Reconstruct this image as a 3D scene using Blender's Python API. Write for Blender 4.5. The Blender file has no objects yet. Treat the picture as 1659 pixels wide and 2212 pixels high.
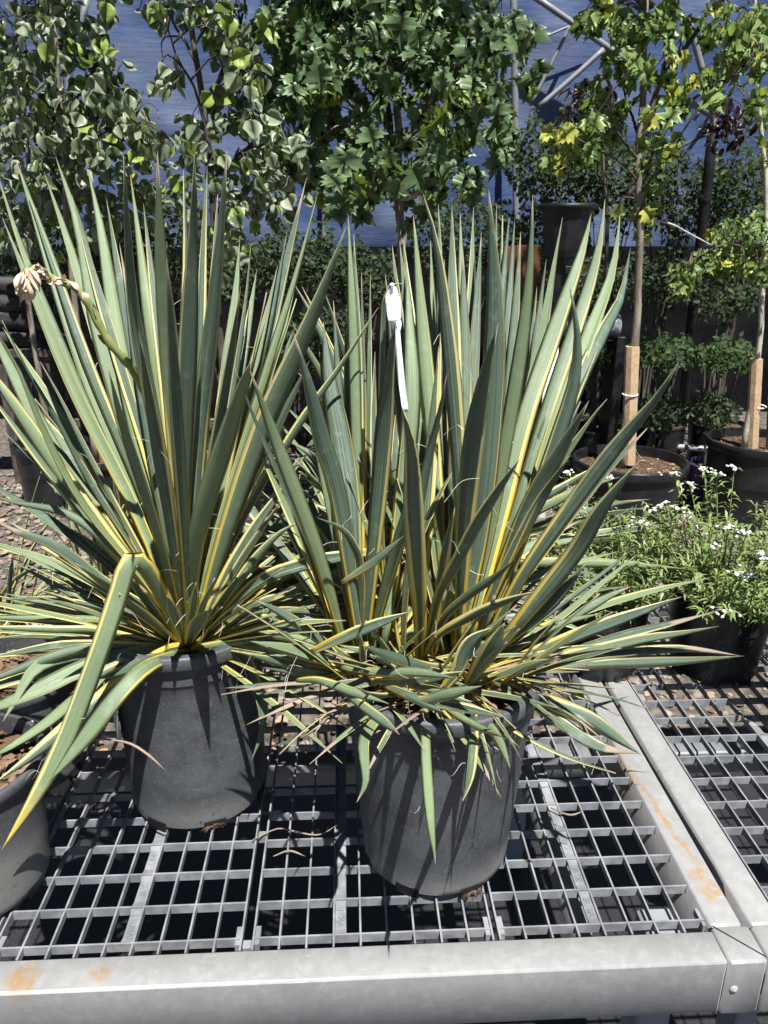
import bpy, math, random
import numpy as np
from mathutils import Vector, Matrix
random.seed(7); np.random.seed(7)
R = math.radians
SC = bpy.context.scene
COL = SC.collection

# ------------------------------------------------------------------ camera
CAMZ = 1.55                      # eye height above the ground, bench top at 0.70
FPX, CX, CY = 1661.0, 829.5, 1106.0   # focal length and centre, in a 1659 x 2212 copy of the photo
PITCH = math.atan((1106 - 508) / FPX); YAW = R(2.757)
cam_d = bpy.data.cameras.new('camera'); cam = bpy.data.objects.new('camera', cam_d); COL.objects.link(cam)
cam.location = (0, 0, CAMZ); cam.rotation_euler = (R(90) - PITCH, 0, -YAW)
cam_d.sensor_fit = 'VERTICAL'; cam_d.sensor_height = 24.0; cam_d.sensor_width = 18.0
cam_d.lens = FPX / 2212 * 24.0
cam_d.clip_start = 0.02; cam_d.clip_end = 400
cam_d.dof.use_dof = True; cam_d.dof.focus_distance = 1.18; cam_d.dof.aperture_fstop = 14.0
SC.camera = cam

# ------------------------------------------------------------------ sky, sun, exposure
SUN_EL, SUN_AZ = R(64), R(17)    # behind the camera, a little to its right
world = bpy.data.worlds.new('World'); SC.world = world; world.use_nodes = True
wn = world.node_tree.nodes; wl = world.node_tree.links
sky = wn.new('ShaderNodeTexSky'); sky.sky_type = 'NISHITA'; sky.sun_disc = False
sky.altitude = 2200; sky.air_density = 0.5; sky.dust_density = 0.15   # thin, dry mountain air
sky.sun_elevation = SUN_EL; sky.sun_rotation = math.pi - SUN_AZ
wl.new(sky.outputs[0], wn['Background'].inputs[0]); wn['Background'].inputs[1].default_value = 0.05
sun_d = bpy.data.lights.new('sun', 'SUN'); sun_d.energy = 5.0; sun_d.angle = R(0.53); sun_d.color = (1, 0.975, 0.93)
sun = bpy.data.objects.new('sun', sun_d); COL.objects.link(sun)
to_sun = Vector((math.sin(SUN_AZ) * math.cos(SUN_EL), -math.cos(SUN_AZ) * math.cos(SUN_EL), math.sin(SUN_EL)))
sun.rotation_euler = to_sun.to_track_quat('Z', 'Y').to_euler(); sun.location = to_sun * 20
SC.view_settings.view_transform = 'Standard'; SC.view_settings.look = 'None'
SC.view_settings.exposure = 1.08; SC.view_settings.gamma = 1.0; SC.view_settings.use_curve_mapping = False
SC.render.engine = 'CYCLES'; SC.cycles.diffuse_bounces = 2; SC.cycles.max_bounces = 8

# ------------------------------------------------------------------ pixel to place
_F = Vector((math.sin(YAW) * math.cos(PITCH), math.cos(YAW) * math.cos(PITCH), -math.sin(PITCH)))
_R = Vector((math.cos(YAW), -math.sin(YAW), 0)); _U = _R.cross(_F)
def ray(u, v): return _F + _R * ((u - CX) / FPX) - _U * ((v - CY) / FPX)
def at(u, v, y):                 # the point seen at pixel (u, v) that stands y metres ahead
    r = ray(u, v); t = y / r.y; return Vector((r.x * t, y, CAMZ + r.z * t))
def on(u, v, z=0.0):             # the point seen at pixel (u, v) on the level z
    r = ray(u, v); t = (z - CAMZ) / r.z; return Vector((r.x * t, r.y * t, z))
CAMV = Vector((0, 0, CAMZ))

# ------------------------------------------------------------------ materials
def mat(name):
    m = bpy.data.materials.new(name); m.use_nodes = True
    nt = m.node_tree; return m, nt, nt.nodes['Principled BSDF']
def nd(nt, kind, **kw):
    n = nt.nodes.new(kind)
    for k, v in kw.items():
        if k in n.inputs.keys() if isinstance(k, str) else False: n.inputs[k].default_value = v
        else: setattr(n, k, v)
    return n
def math_n(nt, op, a, b=None, c=None, clamp=False):
    n = nt.nodes.new('ShaderNodeMath'); n.operation = op; n.use_clamp = clamp
    for i, x in enumerate((a, b, c)):
        if x is None: continue
        if isinstance(x, (int, float)): n.inputs[i].default_value = x
        else: nt.links.new(x, n.inputs[i])
    return n.outputs[0]
def mix_c(nt, f, a, b, blend='MIX'):
    n = nt.nodes.new('ShaderNodeMix'); n.data_type = 'RGBA'; n.blend_type = blend
    for s, x in ((n.inputs[0], f), (n.inputs[6], a), (n.inputs[7], b)):
        if isinstance(x, (int, float)): s.default_value = x
        elif isinstance(x, tuple): s.default_value = x if len(x) == 4 else (*x, 1)
        else: nt.links.new(x, s)
    return n.outputs[2]
def ramp(nt, f, lo, hi):
    n = nt.nodes.new('ShaderNodeMapRange'); n.interpolation_type = 'SMOOTHSTEP'
    nt.links.new(f, n.inputs[0]); n.inputs[1].default_value = lo; n.inputs[2].default_value = hi
    return n.outputs[0]
def noise(nt, scale, detail=3, rough=.55, stretch=None, coord='Object'):
    tc = nt.nodes.new('ShaderNodeTexCoord'); n = nt.nodes.new('ShaderNodeTexNoise')
    n.inputs['Scale'].default_value = scale; n.inputs['Detail'].default_value = detail; n.inputs['Roughness'].default_value = rough
    src = tc.outputs['Object' if coord == 'World' else coord]
    if coord == 'World':
        g = nt.nodes.new('ShaderNodeNewGeometry'); src = g.outputs['Position']
    if stretch:
        mp = nt.nodes.new('ShaderNodeMapping'); mp.inputs['Scale'].default_value = stretch
        nt.links.new(src, mp.inputs[0]); src = mp.outputs[0]
    nt.links.new(src, n.inputs['Vector']); return n.outputs[0]
def bump(nt, p, h, strength=.3, dist=.002):
    b = nt.nodes.new('ShaderNodeBump'); b.inputs['Strength'].default_value = strength; b.inputs['Distance'].default_value = dist
    nt.links.new(h, b.inputs['Height']); nt.links.new(b.outputs[0], p.inputs['Normal'])
def world_pos(nt):
    return nt.nodes.new('ShaderNodeNewGeometry').outputs['Position']

def two_tone(name, a, b, scale=20, lo=.4, hi=.65, rough=.6, spec=.4, metal=0, detail=4, bscale=None, bstr=.3, bdist=.002, coord='Object', stretch=None):
    m, nt, p = mat(name)
    n = noise(nt, scale, detail, coord=coord, stretch=stretch)
    nt.links.new(mix_c(nt, ramp(nt, n, lo, hi), a, b), p.inputs['Base Color'])
    p.inputs['Roughness'].default_value = rough; p.inputs['Specular IOR Level'].default_value = spec; p.inputs['Metallic'].default_value = metal
    if bscale: bump(nt, p, noise(nt, bscale, 4, coord=coord), bstr, bdist)
    return m

M = {}
def make_leaf_material():        # variegated yucca blade: blue-green middle, cream margins, yellow foot, dry tip
    m, nt, p = mat('yucca_leaf'); L = nt.links
    uv = nt.nodes.new('ShaderNodeUVMap'); sep = nt.nodes.new('ShaderNodeSeparateXYZ'); L.new(uv.outputs[0], sep.inputs[0])
    at_ = nt.nodes.new('ShaderNodeAttribute'); at_.attribute_name = 'tint'
    sc = nt.nodes.new('ShaderNodeSeparateColor'); L.new(at_.outputs['Color'], sc.inputs[0])
    dry, yel, rnd = sc.outputs[0], sc.outputs[1], sc.outputs[2]; rnd2 = at_.outputs['Alpha']
    u, v = sep.outputs[0], sep.outputs[1]
    # lengthwise streaks that differ from blade to blade
    cmb = nt.nodes.new('ShaderNodeCombineXYZ'); L.new(math_n(nt, 'MULTIPLY', u, 26.0), cmb.inputs[0])
    L.new(math_n(nt, 'MULTIPLY', v, 1.3), cmb.inputs[1]); L.new(math_n(nt, 'MULTIPLY', rnd, 91.0), cmb.inputs[2])
    st = nt.nodes.new('ShaderNodeTexNoise'); st.inputs['Scale'].default_value = 1.0; st.inputs['Detail'].default_value = 2
    L.new(cmb.outputs[0], st.inputs['Vector']); streak = st.outputs[0]
    cmb2 = nt.nodes.new('ShaderNodeCombineXYZ'); L.new(math_n(nt, 'MULTIPLY', u, 9.0), cmb2.inputs[0])
    L.new(math_n(nt, 'MULTIPLY', v, .8), cmb2.inputs[1]); L.new(math_n(nt, 'MULTIPLY', rnd2, 57.0), cmb2.inputs[2])
    st2 = nt.nodes.new('ShaderNodeTexNoise'); st2.inputs['Scale'].default_value = 1.0; st2.inputs['Detail'].default_value = 1
    L.new(cmb2.outputs[0], st2.inputs['Vector'])
    # distance from the (shifted) middle of the blade
    mid = math_n(nt, 'ADD', .5, math_n(nt, 'MULTIPLY', math_n(nt, 'SUBTRACT', rnd2, .5), .22))
    d = math_n(nt, 'ABSOLUTE', math_n(nt, 'SUBTRACT', u, mid))
    half = math_n(nt, 'ADD', .315, math_n(nt, 'MULTIPLY', rnd, .15))
    foot = ramp(nt, v, .78, .06); yc = math_n(nt, 'MINIMUM', yel, 1.0)
    half = math_n(nt, 'SUBTRACT', half, math_n(nt, 'MULTIPLY', foot, .15)); half = math_n(nt, 'ADD', half, math_n(nt, 'MULTIPLY', v, .075))
    half = math_n(nt, 'ADD', half, math_n(nt, 'MULTIPLY', math_n(nt, 'SUBTRACT', st2.outputs[0], .5), .22))
    half = math_n(nt, 'SUBTRACT', half, math_n(nt, 'MULTIPLY', yc, .20))
    edge = math_n(nt, 'MULTIPLY', math_n(nt, 'SUBTRACT', d, half), 38.0, clamp=True)
    stripe = math_n(nt, 'MULTIPLY', ramp(nt, streak, .60, .68), .55)           # thin pale lines in the green
    green = mix_c(nt, ramp(nt, st2.outputs[0], .35, .65), (.054, .086, .066), (.090, .136, .094))
    green = mix_c(nt, ramp(nt, rnd, .45, 1.0), green, (.185, .245, .118))  # high tone mixes a sunlit brightness into the green
    green = mix_c(nt, math_n(nt, 'MULTIPLY', ramp(nt, streak, .35, .65), .35), green, (.17, .23, .16))
    green = mix_c(nt, stripe, green, (.33, .38, .16))
    cream = mix_c(nt, ramp(nt, streak, .4, .6), (.54, .50, .20), (.68, .64, .32))
    n = nt.nodes.new('ShaderNodeMath'); n.operation = 'MAXIMUM'; L.new(math_n(nt, 'MULTIPLY', foot, 1.0), n.inputs[0]); L.new(math_n(nt, 'MULTIPLY', yc, .28), n.inputs[1])
    cream = mix_c(nt, n.outputs[0], cream, (.60, .44, .05))
    col = mix_c(nt, edge, green, cream)
    col = mix_c(nt, math_n(nt, 'SUBTRACT', yel, 1.0, clamp=True), col, mix_c(nt, streak, (.62, .36, .03), (.66, .52, .10)))   # withering
    # bloom and scuffs on the wax
    bl = ramp(nt, noise(nt, 55, 4, .7, coord='World'), .52, .75)
    col = mix_c(nt, math_n(nt, 'MULTIPLY', bl, .25), col, (.36, .43, .36))
    # brown nicks and specks
    nk = ramp(nt, noise(nt, 140, 3, .6, coord='World'), .70, .74)
    col = mix_c(nt, math_n(nt, 'MULTIPLY', nk, .55), col, (.12, .085, .05))
    # dry tip
    dv = math_n(nt, 'SUBTRACT', v, math_n(nt, 'SUBTRACT', .985, math_n(nt, 'MULTIPLY', dry, .22)))
    dm = math_n(nt, 'MULTIPLY', dv, 30.0, clamp=True)
    col = mix_c(nt, dm, col, mix_c(nt, streak, (.20, .14, .10), (.46, .38, .31)))
    L.new(col, p.inputs['Base Color'])
    p.inputs['Roughness'].default_value = .46; p.inputs['Specular IOR Level'].default_value = .42
    bump(nt, p, streak, .6, .0014)
    tr = nt.nodes.new('ShaderNodeBsdfTranslucent'); L.new(mix_c(nt, .5, col, (.35, .42, .06)), tr.inputs[0])
    ms = nt.nodes.new('ShaderNodeMixShader'); ms.inputs[0].default_value = .10
    L.new(p.outputs[0], ms.inputs[1]); L.new(tr.outputs[0], ms.inputs[2]); L.new(ms.outputs[0], nt.nodes['Material Output'].inputs[0])
    return m
M['yucca'] = make_leaf_material()

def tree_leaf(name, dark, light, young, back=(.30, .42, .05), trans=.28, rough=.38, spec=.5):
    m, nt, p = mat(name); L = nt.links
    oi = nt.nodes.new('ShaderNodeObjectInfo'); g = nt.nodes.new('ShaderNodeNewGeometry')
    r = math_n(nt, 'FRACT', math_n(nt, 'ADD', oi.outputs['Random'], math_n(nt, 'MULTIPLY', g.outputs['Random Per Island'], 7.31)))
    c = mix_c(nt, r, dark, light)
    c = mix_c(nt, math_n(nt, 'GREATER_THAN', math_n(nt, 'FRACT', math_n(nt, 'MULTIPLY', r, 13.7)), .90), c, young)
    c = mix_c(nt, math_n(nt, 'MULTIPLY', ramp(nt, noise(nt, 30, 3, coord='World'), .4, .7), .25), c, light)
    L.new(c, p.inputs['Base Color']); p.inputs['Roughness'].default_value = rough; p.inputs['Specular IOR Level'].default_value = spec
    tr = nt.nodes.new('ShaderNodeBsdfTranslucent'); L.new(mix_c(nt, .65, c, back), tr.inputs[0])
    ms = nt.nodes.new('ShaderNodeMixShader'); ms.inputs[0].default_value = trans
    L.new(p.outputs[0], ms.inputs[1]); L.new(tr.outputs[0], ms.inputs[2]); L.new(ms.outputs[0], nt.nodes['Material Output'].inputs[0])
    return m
M['maple'] = tree_leaf('maple_leaf', (.035, .072, .028), (.15, .225, .105), (.22, .30, .06), trans=.24, rough=.42, spec=.5)
M['aspen'] = tree_leaf('aspen_leaf', (.060, .095, .045), (.31, .36, .24), (.24, .33, .06), trans=.24, rough=.42, spec=.5)
M['young_maple'] = tree_leaf('young_maple_leaf', (.10, .17, .05), (.24, .33, .11), (.46, .47, .09), trans=.40)
M['shrub'] = tree_leaf('shrub_leaf', (.012, .021, .012), (.032, .048, .024), (.06, .09, .03), trans=.15, rough=.6, spec=.2)  # greens kept near black, holding the background shade in the leaf colour
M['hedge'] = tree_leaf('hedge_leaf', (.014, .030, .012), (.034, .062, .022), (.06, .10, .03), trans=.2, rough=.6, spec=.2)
M['purple'] = tree_leaf('purple_leaf', (.010, .007, .009), (.028, .016, .019), (.04, .02, .02), back=(.06, .015, .02), trans=.15)
M['yarrow'] = tree_leaf('flower_foliage', (.13, .19, .06), (.25, .32, .12), (.34, .38, .17), trans=.25, rough=.55)
M['grass'] = tree_leaf('narrow_leaf', (.09, .13, .07), (.19, .22, .12), (.32, .32, .16), trans=.15, rough=.5)

def make_galv(name='galvanised', base=(.33, .33, .33), rust=True):
    m, nt, p = mat(name); L = nt.links
    a = noise(nt, 9, 5, .6, coord='World'); b = noise(nt, 60, 4, .65, coord='World')
    c = mix_c(nt, ramp(nt, a, .35, .7), base, tuple(x * .86 for x in base))
    c = mix_c(nt, math_n(nt, 'MULTIPLY', ramp(nt, b, .45, .7), .5), c, tuple(min(1, x * 1.22) for x in base))
    vr = nt.nodes.new('ShaderNodeTexVoronoi'); vr.inputs['Scale'].default_value = 95; L.new(world_pos(nt), vr.inputs['Vector'])
    vs_ = nt.nodes.new('ShaderNodeSeparateColor'); L.new(vr.outputs['Color'], vs_.inputs[0])
    c = mix_c(nt, math_n(nt, 'MULTIPLY', vs_.outputs[0], .22), c, tuple(x * .55 for x in base))      # zinc spangle
    gr = ramp(nt, noise(nt, 30, 6, .75, coord='World'), .56, .68)
    c = mix_c(nt, math_n(nt, 'MULTIPLY', gr, .35), c, tuple(x * .5 for x in base))
    sc_ = ramp(nt, noise(nt, 25, 3, .5, (1, 14, 14), 'World'), .70, .74)        # scratches
    c = mix_c(nt, math_n(nt, 'MULTIPLY', sc_, .3), c, (.60, .60, .58))
    # rust stains where water lay
    if rust:
        pos = world_pos(nt)
        def blob(center, rad, wob=.03):
            vm = nt.nodes.new('ShaderNodeVectorMath'); vm.operation = 'DISTANCE'; vm.inputs[1].default_value = center
            nz = nt.nodes.new('ShaderNodeTexNoise'); nz.inputs['Scale'].default_value = 38; nz.inputs['Detail'].default_value = 3
            L.new(pos, nz.inputs['Vector']); L.new(pos, vm.inputs[0])
            return ramp(nt, math_n(nt, 'ADD', vm.outputs['Value'], math_n(nt, 'MULTIPLY', math_n(nt, 'SUBTRACT', nz.outputs[0], .5), rad * 1.6)), rad * 1.05, rad * .35)
        acc = None
        for s_, r_ in (((-.405, .702, .705), .024), ((-.395, .695, .705), .016), ((-.31, .706, .705), .015), ((.484, .797, .705), .024), ((.480, .822, .705), .018)):
            bb = blob(s_, r_)
            acc = bb if acc is None else math_n(nt, 'MAXIMUM', acc, bb)
        sp_ = nt.nodes.new('ShaderNodeSeparateXYZ'); L.new(pos, sp_.inputs[0])        # the run of rust along the side rail
        wv = noise(nt, 11, 2, .5, (.0, 1, 0), 'World'); fz = noise(nt, 70, 3, .6, coord='World')
        cx_n = math_n(nt, 'ADD', .4875, math_n(nt, 'ADD', math_n(nt, 'MULTIPLY', math_n(nt, 'SUBTRACT', sp_.outputs[1], .8), -.085), math_n(nt, 'MULTIPLY', math_n(nt, 'SUBTRACT', wv, .5), .035)))
        dd = math_n(nt, 'ADD', math_n(nt, 'ABSOLUTE', math_n(nt, 'SUBTRACT', sp_.outputs[0], cx_n)), math_n(nt, 'MULTIPLY', math_n(nt, 'SUBTRACT', fz, .5), .012))
        run = math_n(nt, 'MULTIPLY', ramp(nt, dd, .0075, .001), math_n(nt, 'MULTIPLY', ramp(nt, sp_.outputs[1], .80, .83), ramp(nt, sp_.outputs[1], 1.18, 1.0)))
        acc = math_n(nt, 'MAXIMUM', acc, math_n(nt, 'MULTIPLY', run, math_n(nt, 'GREATER_THAN', sp_.outputs[0], .455)))
        c = mix_c(nt, math_n(nt, 'MULTIPLY', math_n(nt, 'MULTIPLY', acc, ramp(nt, noise(nt, 130, 5, .75, coord='World'), .30, .62)), .85), c, (.33, .20, .085))
    L.new(c, p.inputs['Base Color']); p.inputs['Metallic'].default_value = .15; p.inputs['Roughness'].default_value = .55
    bump(nt, p, b, .06, .001); return m
M['galv'] = make_galv()
M['pipe'] = make_galv('galvanised_pipe', (.20, .21, .22), rust=False)
M['leg'] = make_galv('galvanised_leg', (.26, .28, .30), rust=False)
M['grating'] = two_tone('grey_plastic_grating', (.15, .157, .17), (.25, .258, .272), 35, .35, .7, .5, .4, bscale=120, bstr=.15, bdist=.0008, coord='World')
def make_pot(name, dust=.5, top=.115):
    m, nt, p = mat(name); L = nt.links
    a = noise(nt, 14, 5, .65, coord='World'); b = noise(nt, 260, 3, .7, coord='World')
    c = mix_c(nt, ramp(nt, a, .3, .75), (.034, .037, .041), (.082, .087, .095))
    c = mix_c(nt, math_n(nt, 'MULTIPLY', ramp(nt, b, .45, .75), .4), c, (.15, .156, .165))
    sf = ramp(nt, noise(nt, 16, 5, .7, (1, 1, 7), 'World'), .60, .68)
    c = mix_c(nt, math_n(nt, 'MULTIPLY', sf, .28), c, (.20, .205, .21))
    sep = nt.nodes.new('ShaderNodeSeparateXYZ'); tc = nt.nodes.new('ShaderNodeTexCoord'); L.new(tc.outputs['Object'], sep.inputs[0])
    zz = math_n(nt, 'ADD', sep.outputs[2], math_n(nt, 'MULTIPLY', a, .10))
    low = ramp(nt, zz, top, top - .07)
    c = mix_c(nt, math_n(nt, 'MULTIPLY', low, dust), c, (.24, .237, .22))       # dried splash dirt round the foot
    sp = ramp(nt, noise(nt, 90, 5, .75, coord='World'), .60, .66)
    c = mix_c(nt, math_n(nt, 'MULTIPLY', math_n(nt, 'MULTIPLY', sp, low), .8), c, (.03, .03, .03))
    L.new(c, p.inputs['Base Color']); p.inputs['Roughness'].default_value = .5; p.inputs['Specular IOR Level'].default_value = .45
    bump(nt, p, b, .25, .0012); return m
M['pot'] = make_pot('black_pot_plastic', .55); M['pot_dusty'] = make_pot('dusty_pot_plastic', .8); M['pot_grey'] = make_pot('mud_splashed_pot_plastic', .6, .19)
M['pot_clean'] = two_tone('new_pot_plastic', (.009, .010, .012), (.019, .020, .023), 12, rough=.35, spec=.45)
M['purple_pot'] = two_tone('purple_pot_plastic', (.055, .028, .115), (.075, .04, .15), 12, rough=.4)
M['black'] = two_tone('black_plastic', (.005, .005, .006), (.014, .014, .016), 25, rough=.45, bscale=160, bstr=.5, bdist=.001)
M['soil'] = two_tone('potting_soil', (.045, .028, .018), (.15, .10, .065), 60, .4, .7, .9, .2, bscale=90, bstr=.9, bdist=.01, coord='World')
M['chip'] = two_tone('bark_chip', (.10, .055, .03), (.36, .26, .17), 3, .35, .65, .85, .2, coord='World')
M['gravel_dirt'] = two_tone('gravel_dirt', (.06, .051, .043), (.17, .145, .12), 22, .35, .7, .95, .2, bscale=60, bstr=.8, bdist=.012, coord='World')
M['pebble'] = two_tone('pebble', (.11, .09, .075), (.31, .26, .22), 9, .3, .7, .85, .25, coord='World')
M['cloth'] = two_tone('black_ground_cloth', (.014, .014, .016), (.03, .03, .033), 300, .4, .7, .55, .4, bscale=500, bstr=.4, coord='World')
M['bark'] = two_tone('maple_bark', (.15, .125, .10), (.27, .23, .19), 40, .4, .65, .8, .2, bscale=70, bstr=.5, bdist=.003, coord='World', stretch=(1, 1, .25))
M['dark_bark'] = two_tone('dark_bark', (.05, .042, .036), (.11, .095, .08), 40, .4, .65, .8, .2, coord='World', stretch=(1, 1, .25))
M['pale_bark'] = two_tone('pale_bark', (.30, .28, .23), (.46, .43, .36), 40, .35, .6, .75, .2, coord='World')
M['stake'] = two_tone('tan_board', (.42, .29, .17), (.52, .38, .24), 70, .35, .65, .8, .2, bscale=220, bstr=.5, bdist=.002, coord='World')
M['white'] = two_tone('white_plastic', (.78, .78, .77), (.86, .86, .85), 30, rough=.45)
M['tag'] = two_tone('white_tag', (.80, .80, .80), (.87, .87, .87), 30, rough=.5)
M['thread'] = two_tone('fibre', (.55, .52, .42), (.75, .72, .62), 30, rough=.7)
M['wood'] = two_tone('brown_stained_wood', (.07, .028, .015), (.15, .06, .03), 30, .3, .7, .7, .3, coord='World', stretch=(1, 1, .15))
M['log'] = two_tone('weathered_log', (.015, .014, .014), (.07, .066, .064), 14, .35, .7, .9, .2, bscale=40, bstr=.8, bdist=.01, coord='World', stretch=(.2, 1, 1))
M['petal'] = two_tone('white_petal', (.80, .80, .76), (.88, .88, .85), 80, rough=.6)
M['stem'] = two_tone('flower_stem', (.17, .22, .06), (.27, .29, .10), 30, rough=.55, coord='World')
M['bud'] = two_tone('flower_bud', (.70, .62, .44), (.62, .45, .35), 60, .35, .6, .55, .3, coord='World')
M['shade_skirt'] = two_tone('painted_shade_dark', (.003, .003, .004), (.009, .0095, .011), 4, .3, .7, .9, .06, bscale=3, bstr=.6, bdist=.05, coord='World')  # near-black colour stands in for deep shade low on the wall
def make_cover():
    m, nt, p = mat('blue_woven_cover'); L = nt.links
    a = noise(nt, .75, 5, .6, (1, 1, 1.6), 'World'); w = noise(nt, 2.2, 5, .62, (.55, 1, 3.2), 'World'); f = noise(nt, 80, 2, .5, (1, 1, 1), 'World')
    c = mix_c(nt, ramp(nt, a, .42, .60), (.030, .060, .155), (.088, .115, .20))
    c = mix_c(nt, math_n(nt, 'MULTIPLY', ramp(nt, w, .56, .70), .25), c, (.19, .22, .31))
    c = mix_c(nt, math_n(nt, 'MULTIPLY', f, .25), c, (.05, .08, .18))
    L.new(c, p.inputs['Base Color']); p.inputs['Roughness'].default_value = .55; p.inputs['Specular IOR Level'].default_value = .4
    bump(nt, p, w, .4, .03); return m
M['cover'] = make_cover()
M['film'] = two_tone('clear_plastic_roll', (.12, .145, .15), (.36, .36, .36), 12, .35, .7, .22, .8, bscale=30, bstr=.7, bdist=.01, coord='World')

# ------------------------------------------------------------------ mesh helpers
def adopt(o, parent, local=False):   # mesh points are world points unless local
    o.parent = parent; w = Vector(); q = parent
    while q: w = w + q.location; q = q.parent if q.matrix_parent_inverse == Matrix() else None
    o.matrix_parent_inverse = Matrix() if local else Matrix.Translation(-w)
def mesh_obj(name, V, F, m, parent=None, smooth=True, local=False):
    me = bpy.data.meshes.new(name); me.from_pydata([tuple(v) for v in V], [], [tuple(f) for f in F])
    if smooth: me.polygons.foreach_set('use_smooth', [True] * len(me.polygons))
    if m: me.materials.append(M[m] if isinstance(m, str) else m)
    me.update(); o = bpy.data.objects.new(name, me); COL.objects.link(o)
    if parent: adopt(o, parent, local)
    return o
def tag(o, label, cat, group=None, kind=None):
    o['label'] = label; o['category'] = cat
    if group: o['group'] = group
    if kind: o['kind'] = kind
    return o
def structure(o): o['kind'] = 'structure'; return o
def stuff(o): o['kind'] = 'stuff'; return o
def thing(name, label, cat, loc=(0, 0, 0), group=None):
    o = bpy.data.objects.new(name, None); COL.objects.link(o); o.location = loc; o.empty_display_size = .05
    return tag(o, label, cat, group)
class MB:
    def __init__(s): s.V = []; s.F = []
    def add(s, V, F):
        n = len(s.V); s.V += [tuple(v) for v in V]; s.F += [tuple(i + n for i in f) for f in F]; return s
    def box(s, a, b, bev=0.0):
        x0, y0, z0 = a; x1, y1, z1 = b
        if bev <= 0:
            V = [(x, y, z) for z in (z0, z1) for y in (y0, y1) for x in (x0, x1)]
            return s.add(V, [(0, 2, 3, 1), (4, 5, 7, 6), (0, 1, 5, 4), (2, 6, 7, 3), (0, 4, 6, 2), (1, 3, 7, 5)])
        e = bev; V = []; idx = {}
        for i, x in enumerate((x0, x1)):
            for j, y in enumerate((y0, y1)):
                for k, z in enumerate((z0, z1)):
                    sx, sy, sz = (1 - 2 * i) * e, (1 - 2 * j) * e, (1 - 2 * k) * e
                    for ax in range(3):
                        idx[(i, j, k, ax)] = len(V)
                        V.append((x + (sx if ax != 0 else 0), y + (sy if ax != 1 else 0), z + (sz if ax != 2 else 0)))
        F = []
        for k in (0, 1):
            q = [idx[(0, 0, k, 2)], idx[(1, 0, k, 2)], idx[(1, 1, k, 2)], idx[(0, 1, k, 2)]]; F.append(q if k else q[::-1])
            q = [idx[(k, 0, 0, 0)], idx[(k, 1, 0, 0)], idx[(k, 1, 1, 0)], idx[(k, 0, 1, 0)]]; F.append(q if k else q[::-1])
            q = [idx[(0, k, 0, 1)], idx[(1, k, 0, 1)], idx[(1, k, 1, 1)], idx[(0, k, 1, 1)]]; F.append(q[::-1] if k else q)
        for i in (0, 1):
            for j in (0, 1):
                for (A, B, f) in (((i, j, 0), (i, j, 1), (0, 1)), ((i, 0, j), (i, 1, j), (0, 2)), ((0, i, j), (1, i, j), (1, 2))):
                    F.append([idx[(*A, f[0])], idx[(*A, f[1])], idx[(*B, f[1])], idx[(*B, f[0])]])
                for k in (0, 1): F.append([idx[(i, j, k, a)] for a in range(3)])
        return s.add(V, F)
    def tube(s, P, rad, n=8, cap=True):
        P = [Vector(p) for p in P]; m = len(P); rad = rad if hasattr(rad, '__len__') else [rad] * m
        V = []; ref = None
        for i, p in enumerate(P):
            t = (P[min(i + 1, m - 1)] - P[max(i - 1, 0)])
            t = t.normalized() if t.length > 1e-9 else Vector((0, 0, 1))
            if ref is None: ref = t.orthogonal().normalized()
            ref = (ref - t * ref.dot(t)); ref = ref.normalized() if ref.length > 1e-6 else t.orthogonal().normalized()
            b = t.cross(ref)
            for k in range(n):
                a = 2 * math.pi * k / n; V.append(p + (ref * math.cos(a) + b * math.sin(a)) * rad[i])
        F = [(i * n + k, i * n + (k + 1) % n, (i + 1) * n + (k + 1) % n, (i + 1) * n + k) for i in range(m - 1) for k in range(n)]
        if cap: F += [tuple(range(n - 1, -1, -1)), tuple((m - 1) * n + k for k in range(n))]
        return s.add(V, F)
    def lathe(s, prof, n=48, c=(0, 0, 0), wob=0.0):
        V = []; F = []
        for j, (r, z) in enumerate(prof):
            for k in range(n):
                a = 2 * math.pi * k / n; rr = r * (1 + wob * math.sin(2 * a + .7))
                V.append((c[0] + rr * math.cos(a), c[1] + rr * math.sin(a), c[2] + z))
        for j in range(len(prof) - 1):
            for k in range(n): F.append((j * n + k, j * n + (k + 1) % n, (j + 1) * n + (k + 1) % n, (j + 1) * n + k))
        return s.add(V, F)
    def build(s, name, m, parent=None, smooth=False, local=False): return mesh_obj(name, s.V, s.F, m, parent, smooth, local)
def auto_smooth(o, ang=35):
    me = o.data
    me.polygons.foreach_set('use_smooth', [True] * len(me.polygons))
    try: me.set_sharp_from_angle(angle=R(ang))
    except Exception: pass
    return o
def spline(P, n):
    P = [Vector(p) for p in P]
    if len(P) == 2: P = [P[0], (P[0] + P[1]) * .5, P[1]]
    L = [0.0]
    for a, b in zip(P, P[1:]): L.append(L[-1] + max((b - a).length, 1e-6))
    Q = [P[0] * 2 - P[1]] + P + [P[-1] * 2 - P[-2]]; out = []
    for i in range(n + 1):
        s = L[-1] * i / n; k = 0
        while k < len(L) - 2 and s > L[k + 1]: k += 1
        t = (s - L[k]) / (L[k + 1] - L[k]); a, b, c, d = Q[k], Q[k + 1], Q[k + 2], Q[k + 3]
        out.append(.5 * ((2 * b) + (c - a) * t + (2 * a - 5 * b + 4 * c - d) * t * t + (3 * b - a - 3 * c + d) * t ** 3))
    return out

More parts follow.
